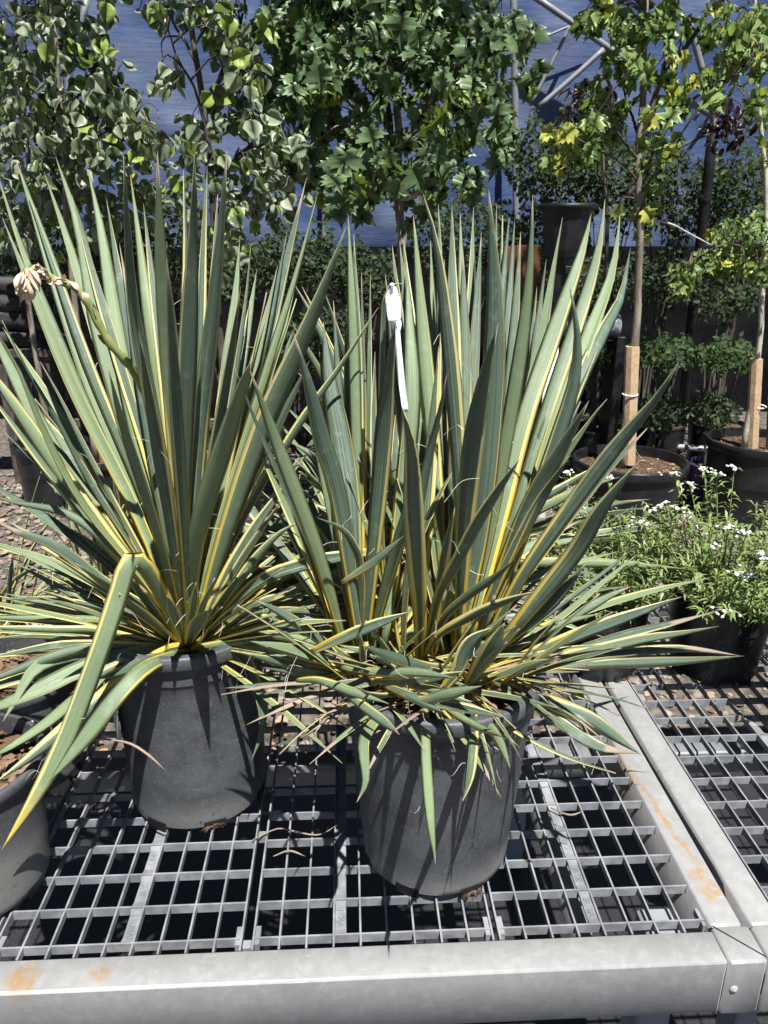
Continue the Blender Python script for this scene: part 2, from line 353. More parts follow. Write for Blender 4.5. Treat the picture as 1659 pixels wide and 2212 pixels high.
# ================================================================== the setting
g = MB(); n = 60; xs = np.linspace(-1, 1, n + 1)
gx = np.sign(xs) * np.abs(xs) ** 2.2 * 60; gy = np.sign(xs) * np.abs(xs) ** 2.2 * 60 + 3
V = [(x, y, .012 * math.sin(x * 2.1 + y) * math.cos(y * 1.7) if abs(x) < 8 and abs(y) < 10 else 0) for y in gy for x in gx]
F = [(j * (n + 1) + i, j * (n + 1) + i + 1, (j + 1) * (n + 1) + i + 1, (j + 1) * (n + 1) + i) for j in range(n) for i in range(n)]
structure(mesh_obj('ground', V, F, 'gravel_dirt'))
b = MB(); 
V = []; F = []
cx_ = np.linspace(-2.6, 2.6, 40); cy_ = np.linspace(-.6, 1.95, 20)
for y in cy_:
    for x in cx_:
        e = .05 * math.sin(x * 3.3) + .03 * math.sin(x * 9) if y == cy_[-1] else 0
        V.append((x, y + e, .024 + .004 * math.sin(x * 11 + y * 7) + .003 * math.sin(y * 17)))
F = [(j * 40 + i, j * 40 + i + 1, (j + 1) * 40 + i + 1, (j + 1) * 40 + i) for j in range(19) for i in range(39)]
structure(mesh_obj('ground_cloth', V, F, 'cloth'))

def ico():
    t = (1 + 5 ** .5) / 2
    V = [Vector(v).normalized() for v in [(-1, t, 0), (1, t, 0), (-1, -t, 0), (1, -t, 0), (0, -1, t), (0, 1, t), (0, -1, -t), (0, 1, -t), (t, 0, -1), (t, 0, 1), (-t, 0, -1), (-t, 0, 1)]]
    F = [(0, 11, 5), (0, 5, 1), (0, 1, 7), (0, 7, 10), (0, 10, 11), (1, 5, 9), (5, 11, 4), (11, 10, 2), (10, 7, 6), (7, 1, 8), (3, 9, 4), (3, 4, 2), (3, 2, 6), (3, 6, 8), (3, 8, 9), (4, 9, 5), (2, 4, 11), (6, 2, 10), (8, 6, 7), (9, 8, 1)]
    return V, F
ICO = ico()
def scatter(name, m, count, area, size, flat=.6, z=.01, parent=None, mask=None):
    mb = MB(); rng = random.Random(len(name) + count)
    while count > 0:
        x, y = rng.uniform(*area[0]), rng.uniform(*area[1])
        count -= 1
        if mask and not mask(x, y): continue
        s = rng.uniform(*size); rot = Matrix.Rotation(rng.uniform(0, 6.28), 3, 'Z') @ Matrix.Rotation(rng.uniform(-.4, .4), 3, 'X')
        sc = Vector((s * rng.uniform(.7, 1.5), s, s * flat * rng.uniform(.6, 1.2)))
        mb.add([rot @ Vector((v.x * sc.x, v.y * sc.y, v.z * sc.z)) * rng.uniform(.88, 1.1) + Vector((x, y, z)) for v in ICO[0]], ICO[1])
    return mb.build(name, m, parent, smooth=False)
stuff(tag(scatter('gravel', 'pebble', 7500, ((-2.6, 2.8), (1.6, 5.2)), (.006, .022)), 'loose brown gravel and wood chips scattered over the bare ground', 'gravel'))
stuff(tag(scatter('bark_litter', 'chip', 2500, ((-2.6, 2.8), (1.6, 5.2)), (.008, .02), .25, .018), 'dry bark litter lying among the gravel', 'litter'))

# ------------------------------------------------------------------ benches
ZB = .70
RY0, RY1 = .684, .731            # front rail, front and back edge
def text_mesh(txt, size, depth, M4, m, parent):
    c = bpy.data.curves.new('lettering', 'FONT'); c.body = txt; c.size = size; c.extrude = depth; c.align_x = 'CENTER'; c.align_y = 'CENTER'
    t = bpy.data.objects.new('lettering', c); COL.objects.link(t); bpy.context.view_layer.update()
    me = bpy.data.meshes.new_from_object(t); bpy.data.objects.remove(t); me.name = 'lettering'; me.transform(M4)
    me.materials.clear(); me.materials.append(M[m]); o = bpy.data.objects.new('lettering', me); COL.objects.link(o); adopt(o, parent); return o
TOP, DEEP, TH = ZB, .0115, .0025
def grating_panel(bench, x0, x1, y0, y1, colx, rowy, strip=None, words=()):
    fr = MB()                    # outer frame of the panel
    for xx in (x0, x1 - TH): fr.box((xx, y0, TOP - DEEP), (xx + TH, y1, TOP))
    for xx in (x0, x1 - .012): 
        for yy in (y0 + .01, y0 + .52): fr.box((xx + .0028, yy, TOP - DEEP - .002), (xx + .0092, yy + .028, TOP - .003))
    p = fr.build('grating_panel', 'grating', bench)
    cb = MB().box((0, y0, TOP - DEEP), (TH, y1, TOP - .0006)); cme = None
    for x in colx:
        if cme is None:
            o = cb.build('grating_bar', 'grating', p); cme = o.data; o.location.x = x - TH / 2
        else:
            o = bpy.data.objects.new('grating_bar', cme); COL.objects.link(o); adopt(o, p); o.location.x = x - TH / 2
    rb = MB().box((x0 + TH, 0, TOP - DEEP - .003), (x1 - TH, TH, TOP - .0012)); rme = None
    for y in rowy:
        if rme is None:
            o = rb.build('grating_bar', 'grating', p); rme = o.data
        else:
            o = bpy.data.objects.new('grating_bar', rme); COL.objects.link(o); adopt(o, p)
        o.location.y = y - TH / 2
    if strip is not None:
        sx, side = strip; a, c = (sx + TH / 2, sx + .0165) if side > 0 else (sx - .0165, sx - TH / 2)
        for i in range(8):
            ya, yb = rowy[i] + TH, rowy[i + 1] - TH
            q = MB()             # the moulded tab dips at each cross bar
            zt = TOP - .004
            q.add([(a, ya, TOP - .002), (c, ya, TOP - .002), (a + .001, ya + .008, zt), (c - .001, ya + .008, zt), (a + .001, yb - .008, zt), (c - .001, yb - .008, zt), (a, yb, TOP - .002), (c, yb, TOP - .002)] +
                  [(a, ya, TOP - .005), (c, ya, TOP - .005), (a, yb, TOP - .007), (c, yb, TOP - .007)],
                  [(0, 1, 3, 2), (2, 3, 5, 4), (4, 5, 7, 6), (0, 8, 9, 1), (6, 7, 11, 10), (0, 2, 4, 6, 10, 8), (1, 9, 11, 7, 5, 3), (8, 10, 11, 9)])
            o = q.build('moulded_tab', 'grating', p)
        for i, wd in words:
            yc = (rowy[i] + rowy[i + 1]) / 2
            M4 = Matrix.Translation(((a + c) / 2, yc, TOP - .0036)) @ Matrix.Rotation(-math.pi / 2, 4, 'Z')
            text_mesh(wd, .0125, .0007, M4, 'grating', p)
    return p
YB = 1.66                        # far edge of both benches
bench = thing('nursery_bench', 'galvanised grating bench with rust-streaked rail that carries the two big yuccas', 'bench', (-.2, 1.15, 0))
def rail(bench, a, b_, name='rail', bev=.0032, m='galv'):
    return auto_smooth(MB().box(a, b_, bev).build(name, m, bench), 50)
rail(bench, (-1.6, RY0, ZB - .083), (.4595, RY1, ZB + .005), 'front_rail')
rail(bench, (.4605, .738, ZB - .083), (.5035, YB - .05, ZB + .004), 'side_rail')
rail(bench, (-1.6, YB - .047, ZB - .083), (.5035, YB, ZB + .004), 'back_rail')
cb = rail(bench, (.4605, RY0 - .001, ZB - .085), (.5095, .7365, ZB + .0055), 'corner_bracket')
MB().add([(.4605, .7365, ZB + .0058), (.4635, .7365, ZB + .0058), (.5090, .690, ZB + .0058), (.5090, .687, ZB + .0058)], [(0, 3, 2, 1)]).build('mitre_seam', 'black', cb)
rv = MB(); rv.lathe([(.0001, .0030), (.0035, .0026), (.0056, .0008), (.0058, 0)], 16); rv.lathe([(.0001, .0034), (.0020, .0034), (.0022, .0026)], 12)
rv_o = rv.build('rivet', 'galv', cb, smooth=True)
rv_o.data.transform(Matrix.Translation((.472, RY0 - .0012, ZB - .040)) @ Matrix.Rotation(R(90), 4, 'X'))
ROWS = [.753 + .0566 * i for i in range(16)]
ROWS = [y for y in ROWS if y < YB - .05]
grating_panel(bench, .184, .4645, .7345, YB - .049, [.184 + .0347 * (i + 1) for i in range(7)], ROWS, (.3235, -1), ((0, 'SUBA'), (1, 'R SE'), (2, 'MO')))
grating_panel(bench, -.1330, .1775, .7345, YB - .049, [-.1330 + .0347 * (i + 1) for i in range(8)], ROWS, (-.0290, 1), ((0, 'TEXA'),))
grating_panel(bench, -.4600, -.1460, .7345, YB - .049, [-.1460 - .0347 * (i + 1) for i in range(8)], ROWS, (-.2850, -1), ((0, 'I SUBA'), (1, 'R SE'), (2, 'MO')))
grating_panel(bench, -.7800, -.4650, .7345, YB - .049, [-.4650 - .0347 * (i + 1) for i in range(8)], ROWS)
grating_panel(bench, -1.100, -.7850, .7345, YB - .049, [-.7850 - .0347 * (i + 1) for i in range(8)], ROWS)
for x in (-.145, ):              # joining clips on the seam between two panels
    for y in (.737, .9285, 1.2):
        MB().box((x + .0005, y, ZB - .012), (x + .0115, y + .012, ZB + .0008), .001).build('panel_clip', 'grating', bench)
for (x0, x1) in ((.385, .432), (-1.25, -1.2)):
    for y0 in (.742, YB - .12): MB().box((x0, y0, .026), (x1, y0 + .05, ZB - .02), .003).build('leg', 'leg', bench)
for y0 in (1.19, ):
    rail(bench, (-1.6, y0, ZB - .125), (.458, y0 + .05, ZB - .075), 'cross_beam', .003, 'pipe')
rail(bench, (.30, .74, ZB - .085), (.322, YB - .05, ZB - .045), 'cross_beam', .003, 'pipe')

bench2 = thing('nursery_bench', 'galvanised grating bench that holds the potted white-flowering plants', 'bench', (1.1, 1.15, 0))
rail(bench2, (.5590, RY0, ZB - .083), (1.9, RY1, ZB + .005), 'front_rail')
rail(bench2, (.5140, .738, ZB - .083), (.5570, 1.75, ZB + .004), 'side_rail')
rail(bench2, (.5140, 1.751, ZB - .083), (1.9, 1.79, ZB + .004), 'back_rail')
rail(bench2, (.5125, RY0 - .001, ZB - .085), (.5575, .7365, ZB + .0055), 'corner_bracket')
ROWS2 = [.745 + .0566 * i for i in range(18)]; ROWS2 = [y for y in ROWS2 if y < 1.74]
grating_panel(bench2, .5600, .8800, .7345, 1.748, [.5600 + .0347 * (i + 1) for i in range(8)], ROWS2, (.5600 + .0347 * 5, 1))
grating_panel(bench2, .8850, 1.205, .7345, 1.748, [.8850 + .0347 * (i + 1) for i in range(8)], ROWS2)
MB().box((.527, .742, .026), (.556, .79, ZB - .02), .003).build('leg', 'leg', bench2)
MB().box((1.6, .742, .026), (1.65, .79, ZB - .02), .003).build('leg', 'leg', bench2)
rail(bench2, (.559, 1.19, ZB - .125), (1.9, 1.24, ZB - .075), 'cross_beam', .003, 'pipe')

# ------------------------------------------------------------------ pots
def make_pot_parts(parent, rb, rt, h, m='pot', soil=.035, lip=.016, lipw=.006, ribs=(), n=56, wob=.0, notches=True, chips=60):
    prof = [(rb * .35, .004), (rb * .93, .003), (rb * .985, .008), (rb, .018)]
    zz = np.linspace(.03, h - lip - .002, 10)
    for z in zz:
        t = (z - .018) / (h - .018); prof.append((rb + (rt - lipw - rb) * t, z))
        for rz in ribs:
            if abs(z - rz * h) < .5 * (zz[1] - zz[0]): prof += [(prof[-1][0] + .0015, z + .002), (prof[-1][0] + .0015, z + .005)]
    prof += [(rt - lipw - .003, h - lip), (rt - lipw - .0045, h - soil - .03), (.02, h - soil - .032)]
    body = MB().lathe(prof, n, wob=wob).build('pot', m, parent, smooth=True, local=True); auto_smooth(body, 40)
    rp = [(rt - lipw - .0015, h - lip), (rt - .0015, h - lip), (rt, h - lip + .002), (rt, h - .004), (rt - .0015, h - .001), (rt - .004, h), (rt - lipw - .002, h - .001), (rt - lipw - .003, h - lip)]
    rim = MB().lathe(rp, n, wob=wob).build('rim', m, body, smooth=True, local=True); auto_smooth(rim, 60)
    if notches:
        for a in (-1.18, -2.05, -.25, -2.9, .9, 2.2):
            q = MB(); ca, sa = math.cos(a), math.sin(a); t = Vector((-sa, ca, 0)); c = Vector((ca, sa, 0)) * (rb * .995)
            q.add([c - t * .017 + Vector((0, 0, .001)), c + t * .017 + Vector((0, 0, .001)), c + t * .017 + Vector((0, 0, .016)), c - t * .017 + Vector((0, 0, .018)),
                   c * 1.003 - t * .016 + Vector((0, 0, .002)), c * 1.003 + t * .016 + Vector((0, 0, .002)), c * 1.006 + t * .016 + Vector((0, 0, .015)), c * 1.006 - t * .016 + Vector((0, 0, .016))],
                  [(0, 1, 2, 3), (4, 5, 6, 7), (0, 4, 7, 3), (1, 2, 6, 5), (0, 1, 5, 4), (3, 7, 6, 2)])
            q.build('drain_hole', 'black', body, local=True)
            if a == -1.18:
                rr = MB()
                for k in range(16):
                    s = c * 1.01 + t * random.uniform(-.012, .012) + Vector((0, 0, .008))
                    P = [s]
                    for _ in range(3): s = s + Vector((ca, sa, 0)) * random.uniform(-.001, .003) + t * random.uniform(-.007, .007) + Vector((0, 0, random.uniform(-.005, .003))); P.append(s)
                    rr.tube(P, [.0008, .0007, .0006, .0003], 5)
                rr.build('root', 'soil', body, local=True)
    rng = random.Random(int(rt * 1e4)); rs = rt - lipw - .005; V = [(0, 0, h - soil)]; F = []; rings = 7; k = 28
    for j in range(1, rings + 1):
        for i in range(k):
            a = 6.2832 * i / k; r = rs * j / rings; V.append((r * math.cos(a), r * math.sin(a), h - soil + rng.uniform(-.004, .005)))
    F = [(0, 1 + i, 1 + (i + 1) % k) for i in range(k)] + [(1 + j * k + i, 1 + (j + 1) * k + i, 1 + (j + 1) * k + (i + 1) % k, 1 + j * k + (i + 1) % k) for j in range(rings - 1) for i in range(k)]
    so = mesh_obj('soil', V, F, 'soil', parent, True, True)
    if chips:
        mb = MB()
        for _ in range(chips):
            r, a = rs * .95 * rng.random() ** .5, rng.uniform(0, 6.28); s = rng.uniform(.002, .006) * (1 + rt)
            rot = Matrix.Rotation(rng.uniform(0, 6.28), 3, 'Z') @ Matrix.Rotation(rng.uniform(-.6, .6), 3, 'X')
            mb.add([rot @ Vector((v.x * s * rng.uniform(1, 2), v.y * s, v.z * s * .5)) + Vector((r * math.cos(a), r * math.sin(a), h - soil + .005)) for v in ICO[0]], ICO[1])
        stuff(mb.build('bark_chips', 'chip', so, local=True))
    return body

# ------------------------------------------------------------------ yucca blades
FIB = {}
def blade(parent, P, w, twist=0.0, cup=.16, dry=.0, yel=.0, wither=None, tone=None, seg=16, tip=.36, base=.5, side=None, curl=0.0, name='leaf'):
    Q = spline(P, seg); n = len(Q); V = []; UV = []; th = .0009; ss = (-1, -.55, 0, .55, 1)
    for i, q in enumerate(Q):
        t = i / (n - 1); T = (Q[min(i + 1, n - 1)] - Q[max(i - 1, 0)]).normalized()
        view = (q - CAMV).normalized() if side is None else None
        S = T.cross(view) if side is None else Vector(side) - T * T.dot(Vector(side))
        if S.length < .05: S = T.cross(Vector((0, 0, 1))) + T.orthogonal() * .01
        S.normalize()
        if i and S.dot(Sp) < 0: S = -S
        Sp = S.copy()
        S = Matrix.Rotation(twist + curl * t, 3, T) @ S; N = S.cross(T).normalized()
        f = base + (1 - base) * min(1, t / .45) ** .8
        if t > 1 - tip: f *= max(0.012, (1 - ((t - (1 - tip)) / tip) ** 1.35))
        hw = w * .5 * f * (1 + .05 * math.sin(t * 9 + w * 4000) * (1 - t))
        for s in ss: V.append(q + S * (s * hw) + N * (cup * hw * (1.5 * s * s - .5) * (1 - .4 * t) + th * (1 - s * s))); UV.append(((s + 1) / 2, t))
        for s in ss[-2:0:-1]: V.append(q + S * (s * hw) + N * (cup * hw * (1.5 * s * s - .5) * (1 - .4 * t) - th * (1 - s * s) * 1.3)); UV.append(((s + 1) / 2, t))
        if 2 < i < n - 4 and random.random() < .09 and w > .012:
            FIB.setdefault(parent.name, []).append((q + S * hw * random.choice((-1, 1)), T, S, N))
    k = 8
    F = [(i * k + j, i * k + (j + 1) % k, (i + 1) * k + (j + 1) % k, (i + 1) * k + j) for i in range(n - 1) for j in range(k)]
    F += [tuple(range(k - 1, -1, -1)), tuple((n - 1) * k + j for j in range(k))]
    o = mesh_obj(name, V, F, 'yucca', parent)
    me = o.data; uvl = me.uv_layers.new(name='UVMap')
    idx = np.empty(len(me.loops), int); me.loops.foreach_get('vertex_index', idx)
    uvl.data.foreach_set('uv', np.array(UV)[idx].ravel())
    ca = me.color_attributes.new('tint', 'FLOAT_COLOR', 'POINT')
    cols = np.tile(np.array([dry, yel, random.random() if tone is None else tone, random.random()]), (len(V), 1))
    if wither: tv = np.array(UV)[:, 1]; cols[:, 1] = yel + (1 - yel + .95) * np.clip((tv - wither[0]) / (wither[1] - wither[0]), 0, 1)
    ca.data.foreach_set('color', cols.ravel())
    return o
def px_blade(parent, pts, wpx, y0, y1, ymid=None, **kw):
    P = []; m = len(pts)
    for i, (u, v) in enumerate(pts):
        t = i / (m - 1); y = y0 + (y1 - y0) * t if ymid is None else ((1 - t) ** 2 * y0 + 2 * t * (1 - t) * ymid + t * t * y1)
        P.append(at(u, v, y))
    d = (P[m // 2] - CAMV).dot(_F); kw.setdefault('twist', random.gauss(0, .33)); kw.setdefault('cup', random.choice((-1, 1, 1)) * random.uniform(.12, .5)); kw.setdefault('dry', max(0, random.gauss(.06, .16)))
    return blade(parent, P, wpx * d / FPX * 1.06, **kw)
def fill_blade(parent, C, az, el, L, droop, w, **kw):
    D = Vector((math.cos(az) * math.cos(el), math.sin(az) * math.cos(el), math.sin(el))); P = []
    o = Vector((math.cos(az), math.sin(az), 0)) * .018
    for i in range(5):
        t = i / 4; P.append(C + o + D * (L * t) + Vector((0, 0, -droop * t * t)))
    S = D.cross(Vector((0, 0, 1))); kw.setdefault('twist', random.gauss(0, .35)); kw.setdefault('cup', random.uniform(.05, .3)); kw.setdefault('dry', max(0, random.gauss(.1, .2)))
    return blade(parent, P, w, side=S, **kw)
def fibres(parent):
    mb = MB(); rng = random.Random(3)
    for (q, T, S, N) in FIB.get(parent.name, []):
        L = rng.uniform(.015, .05); d = (T * rng.uniform(-.3, .6) + S * rng.uniform(-1, 1) + N * rng.uniform(-.6, .6)).normalized()
        e = d.orthogonal().normalized(); P = []; ph = rng.uniform(0, 6)
        for k in range(8):
            t = k / 7; P.append(q + d * L * t + e * (.006 * math.sin(ph + t * 5) * t) + Vector((0, 0, -.02 * t * t)))
        mb.tube(P, .00022, 3, False)
    if mb.V: stuff(mb.build('leaf_fibres', 'thread', parent))

def potted_yucca(label, c, rb, rt, h, m='pot', wob=.006):
    t = thing('potted_yucca', label, 'yucca', (c[0], c[1], ZB))
    make_pot_parts(t, rb, rt, h, m, ribs=(.86, .80), wob=wob, chips=120, lip=.020, lipw=.011); return t

# ================================================================== the two big yuccas and the one behind them
# blades are listed foot to tip in photo pixels, with width in pixels and the distance of foot and tip
# --- left plant
yl = potted_yucca('tall yucca in black pot with nodding pinkish flower stalk and one kinked leaf', (-.250, 1.045), .105, .124, .31)
BL = (412, 1402)
def left(pts, w, y1, y0=1.02, **kw): return px_blade(yl, [(BL[0] + random.uniform(-14, 14), BL[1] + random.uniform(-10, 6))] + pts[::-1], w, y0, y1, **kw)
L_UP = [  # tip first
    ([(340, 326), (348, 560), (368, 780), (392, 1100)], 42, .90, {}), ([(267, 337), (276, 494), (292, 676), (345, 960), (385, 1180)], 36, .82, dict(cup=.25)),
    ([(282, 378), (302, 540), (322, 700), (365, 980)], 28, 1.30, dict(yel=.3, tone=.95)), ([(120, 338), (171, 494), (208, 680), (262, 880), (345, 1150)], 36, 1.30, dict(tone=.8)),
    ([(95, 372), (140, 500), (190, 660), (250, 860), (340, 1150)], 27, 1.34, dict(yel=.4, tone=.9)), ([(190, 368), (218, 494), (247, 676), (283, 870), (355, 1170)], 36, 1.30, dict(yel=.2, tone=.95)),
    ([(35, 347), (87, 500), (145, 676), (215, 880), (330, 1160)], 32, 1.32, dict(tone=.85)), ([(-5, 378), (46, 530), (112, 694), (190, 880), (320, 1170)], 28, 1.26, dict(yel=.4, tone=.8)),
    ([(420, 333), (418, 494), (406, 748), (397, 967), (396, 1180)], 42, .84, dict(twist=.1, cup=.2)), ([(396, 368), (402, 560), (400, 800), (402, 1100)], 24, 1.15, dict(yel=.5)),
    ([(448, 358), (440, 520), (432, 760), (418, 1100)], 22, 1.20, dict(yel=.3)), ([(490, 325), (477, 494), (459, 676), (437, 870), (418, 1130)], 37, .88, dict(cup=.24)),
    ([(518, 515), (509, 640), (488, 820), (446, 1130)], 28, 1.32, dict(tone=.8)), ([(542, 526), (530, 660), (500, 860), (450, 1130)], 14, 1.2, dict(yel=.4)),
    ([(555, 581), (534, 712), (505, 857), (452, 1130)], 27, 1.28, dict(yel=.3, tone=.8)), ([(662, 385), (605, 620), (545, 860), (462, 1150)], 27, 1.28, {}),
    ([(687, 415), (640, 590), (575, 800), (470, 1140)], 18, 1.18, dict(yel=.5)), ([(748, 490), (692, 640), (640, 765), (566, 930), (482, 1170)], 46, .90, dict(cup=.3)),
    ([(817, 664), (732, 796), (630, 940), (505, 1160)], 18, 1.02, dict(yel=.5)), ([(258, 525), (276, 640), (298, 800), (350, 1100)], 22, 1.2, dict(dry=.5)),
    ([(542, 781), (524, 832), (489, 945), (436, 1110), (415, 1250)], 44, .74, dict(dry=.25, cup=.3, twist=-.15)), ([(600, 574), (566, 720), (520, 900), (455, 1140)], 22, 1.2, dict(yel=.3)),
    ([(620, 500), (585, 680), (530, 880), (450, 1150)], 22, 1.24, {}), ([(470, 420), (462, 600), (445, 860), (420, 1120)], 26, 1.24, {}),
    ([(310, 440), (330, 620), (360, 880)], 22, 1.26, dict(yel=.4)), ([(230, 430), (262, 620), (310, 860), (370, 1120)], 24, 1.26, {}),
    ([(155, 420), (200, 590), (262, 800), (345, 1080)], 22, 1.27, dict(yel=.5)), ([(60, 420), (120, 590), (195, 800), (320, 1100)], 24, 1.28, {}),
    ([(5, 470), (75, 640), (170, 860), (310, 1140)], 26, 1.2, dict(yel=.2)), ([(520, 620), (490, 820), (436, 1130)], 24, .76, {}),
    ([(360, 560), (376, 800), (398, 1150)], 30, .74, dict(cup=.3)), ([(300, 720), (330, 900), (372, 1150)], 30, .74, {}),
    ([(455, 620), (440, 800), (412, 1100)], 28, 1.12, dict(yel=.1)), ([(235, 800), (270, 930), (350, 1180)], 26, .76, dict(yel=.2)),
    ([(575, 660), (538, 820), (470, 1090)], 22, 1.22, dict(yel=.5)), ([(640, 700), (580, 860), (490, 1100)], 24, 1.25, {}),
    ([(650, 560), (600, 740), (500, 1020)], 26, 1.27, dict(yel=.2)), ([(668, 780), (600, 920), (500, 1120)], 30, 1.0, {}),
    ]
for pts, w, y1, kw in L_UP: left(pts, w, y1, **kw)
L_SIDE = [
    ([(-55, 640), (20, 790), (110, 960), (230, 1140), (320, 1260)], 32, 1.2, dict(tone=.8)), ([(4, 692), (60, 800), (115, 890), (200, 1050), (310, 1220)], 13, .96, dict(twist=.6)),
    ([(-20, 700), (36, 790), (95, 930), (180, 1090), (300, 1240)], 16, .94, dict(yel=.5)), ([(87, 781), (130, 860), (200, 1000), (310, 1200)], 13, 1.15, dict(yel=.4)),
    ([(-60, 760), (0, 832), (127, 1015), (240, 1170), (330, 1280)], 36, 1.12, dict(yel=.3, tone=.9)), ([(-60, 810), (0, 880), (140, 1065), (250, 1200), (340, 1290)], 22, 1.08, dict(yel=.4, tone=.7)),
    ([(-30, 1066), (30, 1085), (150, 1112), (250, 1190), (350, 1300)], 20, 1.05, dict(dry=.2)), ([(-20, 1115), (25, 1145), (120, 1180), (230, 1262), (340, 1330)], 26, .98, dict(dry=.6)),
    ([(-60, 1150), (0, 1178), (110, 1215), (240, 1280), (345, 1340)], 20, .95, dict(yel=.3)), ([(11, 1296), (90, 1292), (200, 1308), (300, 1340), (370, 1385)], 14, 1.02, dict(yel=.4)),
    ([(-80, 1330), (0, 1334), (120, 1336), (240, 1342), (350, 1380)], 15, .98, dict(yel=.5)), ([(-80, 1350), (0, 1356), (120, 1360), (220, 1362), (340, 1390)], 17, .94, dict(yel=.6)),
    ([(-60, 1425), (0, 1417), (110, 1395), (190, 1390), (330, 1395)], 16, .92, dict(yel=.4)), ([(-70, 1480), (0, 1462), (110, 1420), (200, 1398), (330, 1398)], 24, .88, {}),
    ([(-70, 1550), (0, 1524), (90, 1486), (190, 1440), (340, 1402)], 40, .84, dict(twist=.5)), ([(-30, 1640), (7, 1622), (100, 1560), (200, 1480), (340, 1408)], 32, .83, dict(twist=.6, yel=.2)),
    ([(-10, 1690), (60, 1640), (160, 1560), (245, 1485), (345, 1410)], 34, .80, dict(yel=.3)), ([(210, 1468), (262, 1450), (310, 1428), (362, 1412)], 30, .86, dict(dry=.15, twist=.4, tip=.5)),
    ([(5, 1560), (30, 1520), (70, 1450), (130, 1420), (250, 1400)], 28, .85, {}), ([(150, 1500), (220, 1455), (300, 1420)], 14, .88, dict(yel=.6)),
    ([(60, 1440), (160, 1410), (260, 1400)], 16, .95, dict(yel=.3)), ([(-30, 1380), (80, 1374), (220, 1380)], 14, 1.05, dict(yel=.5)), ([(0, 1290), (120, 1320), (260, 1370)], 14, 1.1, {}),
    ([(100, 1180), (200, 1260), (320, 1350)], 22, 1.12, {}), ([(30, 1215), (150, 1280), (280, 1350)], 16, 1.15, dict(yel=.2)),
    # to the right
    ([(640, 1020), (570, 1110), (500, 1220), (450, 1320)], 22, 1.0, dict(yel=.5)), ([(690, 1060), (600, 1140), (520, 1240), (450, 1340)], 30, 1.1, {}),
    ([(650, 1125), (600, 1155), (540, 1220), (470, 1320), (430, 1390)], 20, .97, dict(yel=.6, dry=.2)), ([(610, 1080), (560, 1150), (490, 1260), (440, 1370)], 18, .93, dict(yel=.7)),
    ([(890, 1190), (800, 1192), (658, 1218), (549, 1262), (450, 1370)], 28, .96, dict(yel=.0, dry=.0, wither=(.72, .85))), ([(700, 1290), (600, 1290), (520, 1320), (450, 1385)], 16, 1.08, dict(yel=.4)),
    ([(735, 1335), (640, 1318), (540, 1330), (450, 1390)], 16, 1.0, dict(yel=.5)), ([(720, 1378), (640, 1352), (560, 1340), (450, 1392)], 22, .95, dict(yel=.1)),
    ([(760, 1420), (680, 1390), (570, 1372), (450, 1396)], 20, .92, dict(yel=.6)), ([(690, 1452), (620, 1416), (540, 1390), (445, 1398)], 24, .90, dict(twist=.5)),
    ([(640, 1470), (590, 1430), (520, 1402), (440, 1402)], 18, .92, dict(yel=.3)), ([(560, 1330), (520, 1350), (450, 1395)], 16, 1.1, dict(yel=.4)),
    ([(542, 1644), (562, 1590), (567, 1524), (548, 1470), (528, 1420), (470, 1394)], 27, .90, dict(twist=.3, curl=-.9, tip=.45)),
    ([(690, 1200), (610, 1230), (520, 1290), (450, 1370)], 24, 1.15, {}), ([(680, 1150), (600, 1200), (510, 1280), (445, 1370)], 20, 1.2, dict(yel=.4)),
    ]
for pts, w, y1, kw in L_SIDE: left(pts, w, y1, y0=1.0, **kw)
# the kinked leaf that hangs past the left edge of the pot
P = [at(u, v, y) for (u, v, y) in ((404, 1405, 1.0), (375, 1335, .97), (335, 1255, .93), (312, 1220, .91), (292, 1206, .895), (274, 1222, .885), (258, 1275, .88), (222, 1385, .86), (182, 1495, .845), (135, 1612, .825), (70, 1730, .80), (2, 1838, .775))]
blade(yl, P, .0245, twist=.1, cup=.12, yel=.25, dry=.0, tone=.85, wither=(.72, 1.0), seg=30, tip=.22, base=.7)
blade(yl, [at(u, v, y) for (u, v, y) in ((395, 1408, .99), (318, 1440, .90), (255, 1500, .86), (185, 1590, .83), (105, 1690, .80))], .025, twist=.35, yel=.2, dry=0, seg=18, tip=.3)
for k in range(46):              # inner and rear blades
    az = random.uniform(.15, 3.0); fill_blade(yl, Vector((-.245, 1.06, .98)), az, R(random.uniform(15, 82)), random.uniform(.38, .60), random.uniform(.02, .14), random.uniform(.016, .027), yel=random.choice((0, .2, .5)))
for k in range(16): 
    az = random.uniform(-2.6, -.5); fill_blade(yl, Vector((-.245, 1.02, .985)), az, R(random.uniform(40, 62)), random.uniform(.18, .30), .02, random.uniform(.014, .022), yel=.4)
for k in range(46):
    az = random.uniform(-.9, .5) if k % 2 else random.uniform(2.6, 4.0); fill_blade(yl, Vector((-.245, 1.03, .975)), az, R(random.uniform(4, 40)), random.uniform(.20, .36), random.uniform(.01, .05), random.uniform(.009, .016), yel=random.choice((.6, .9, 1.0)), tone=.9)
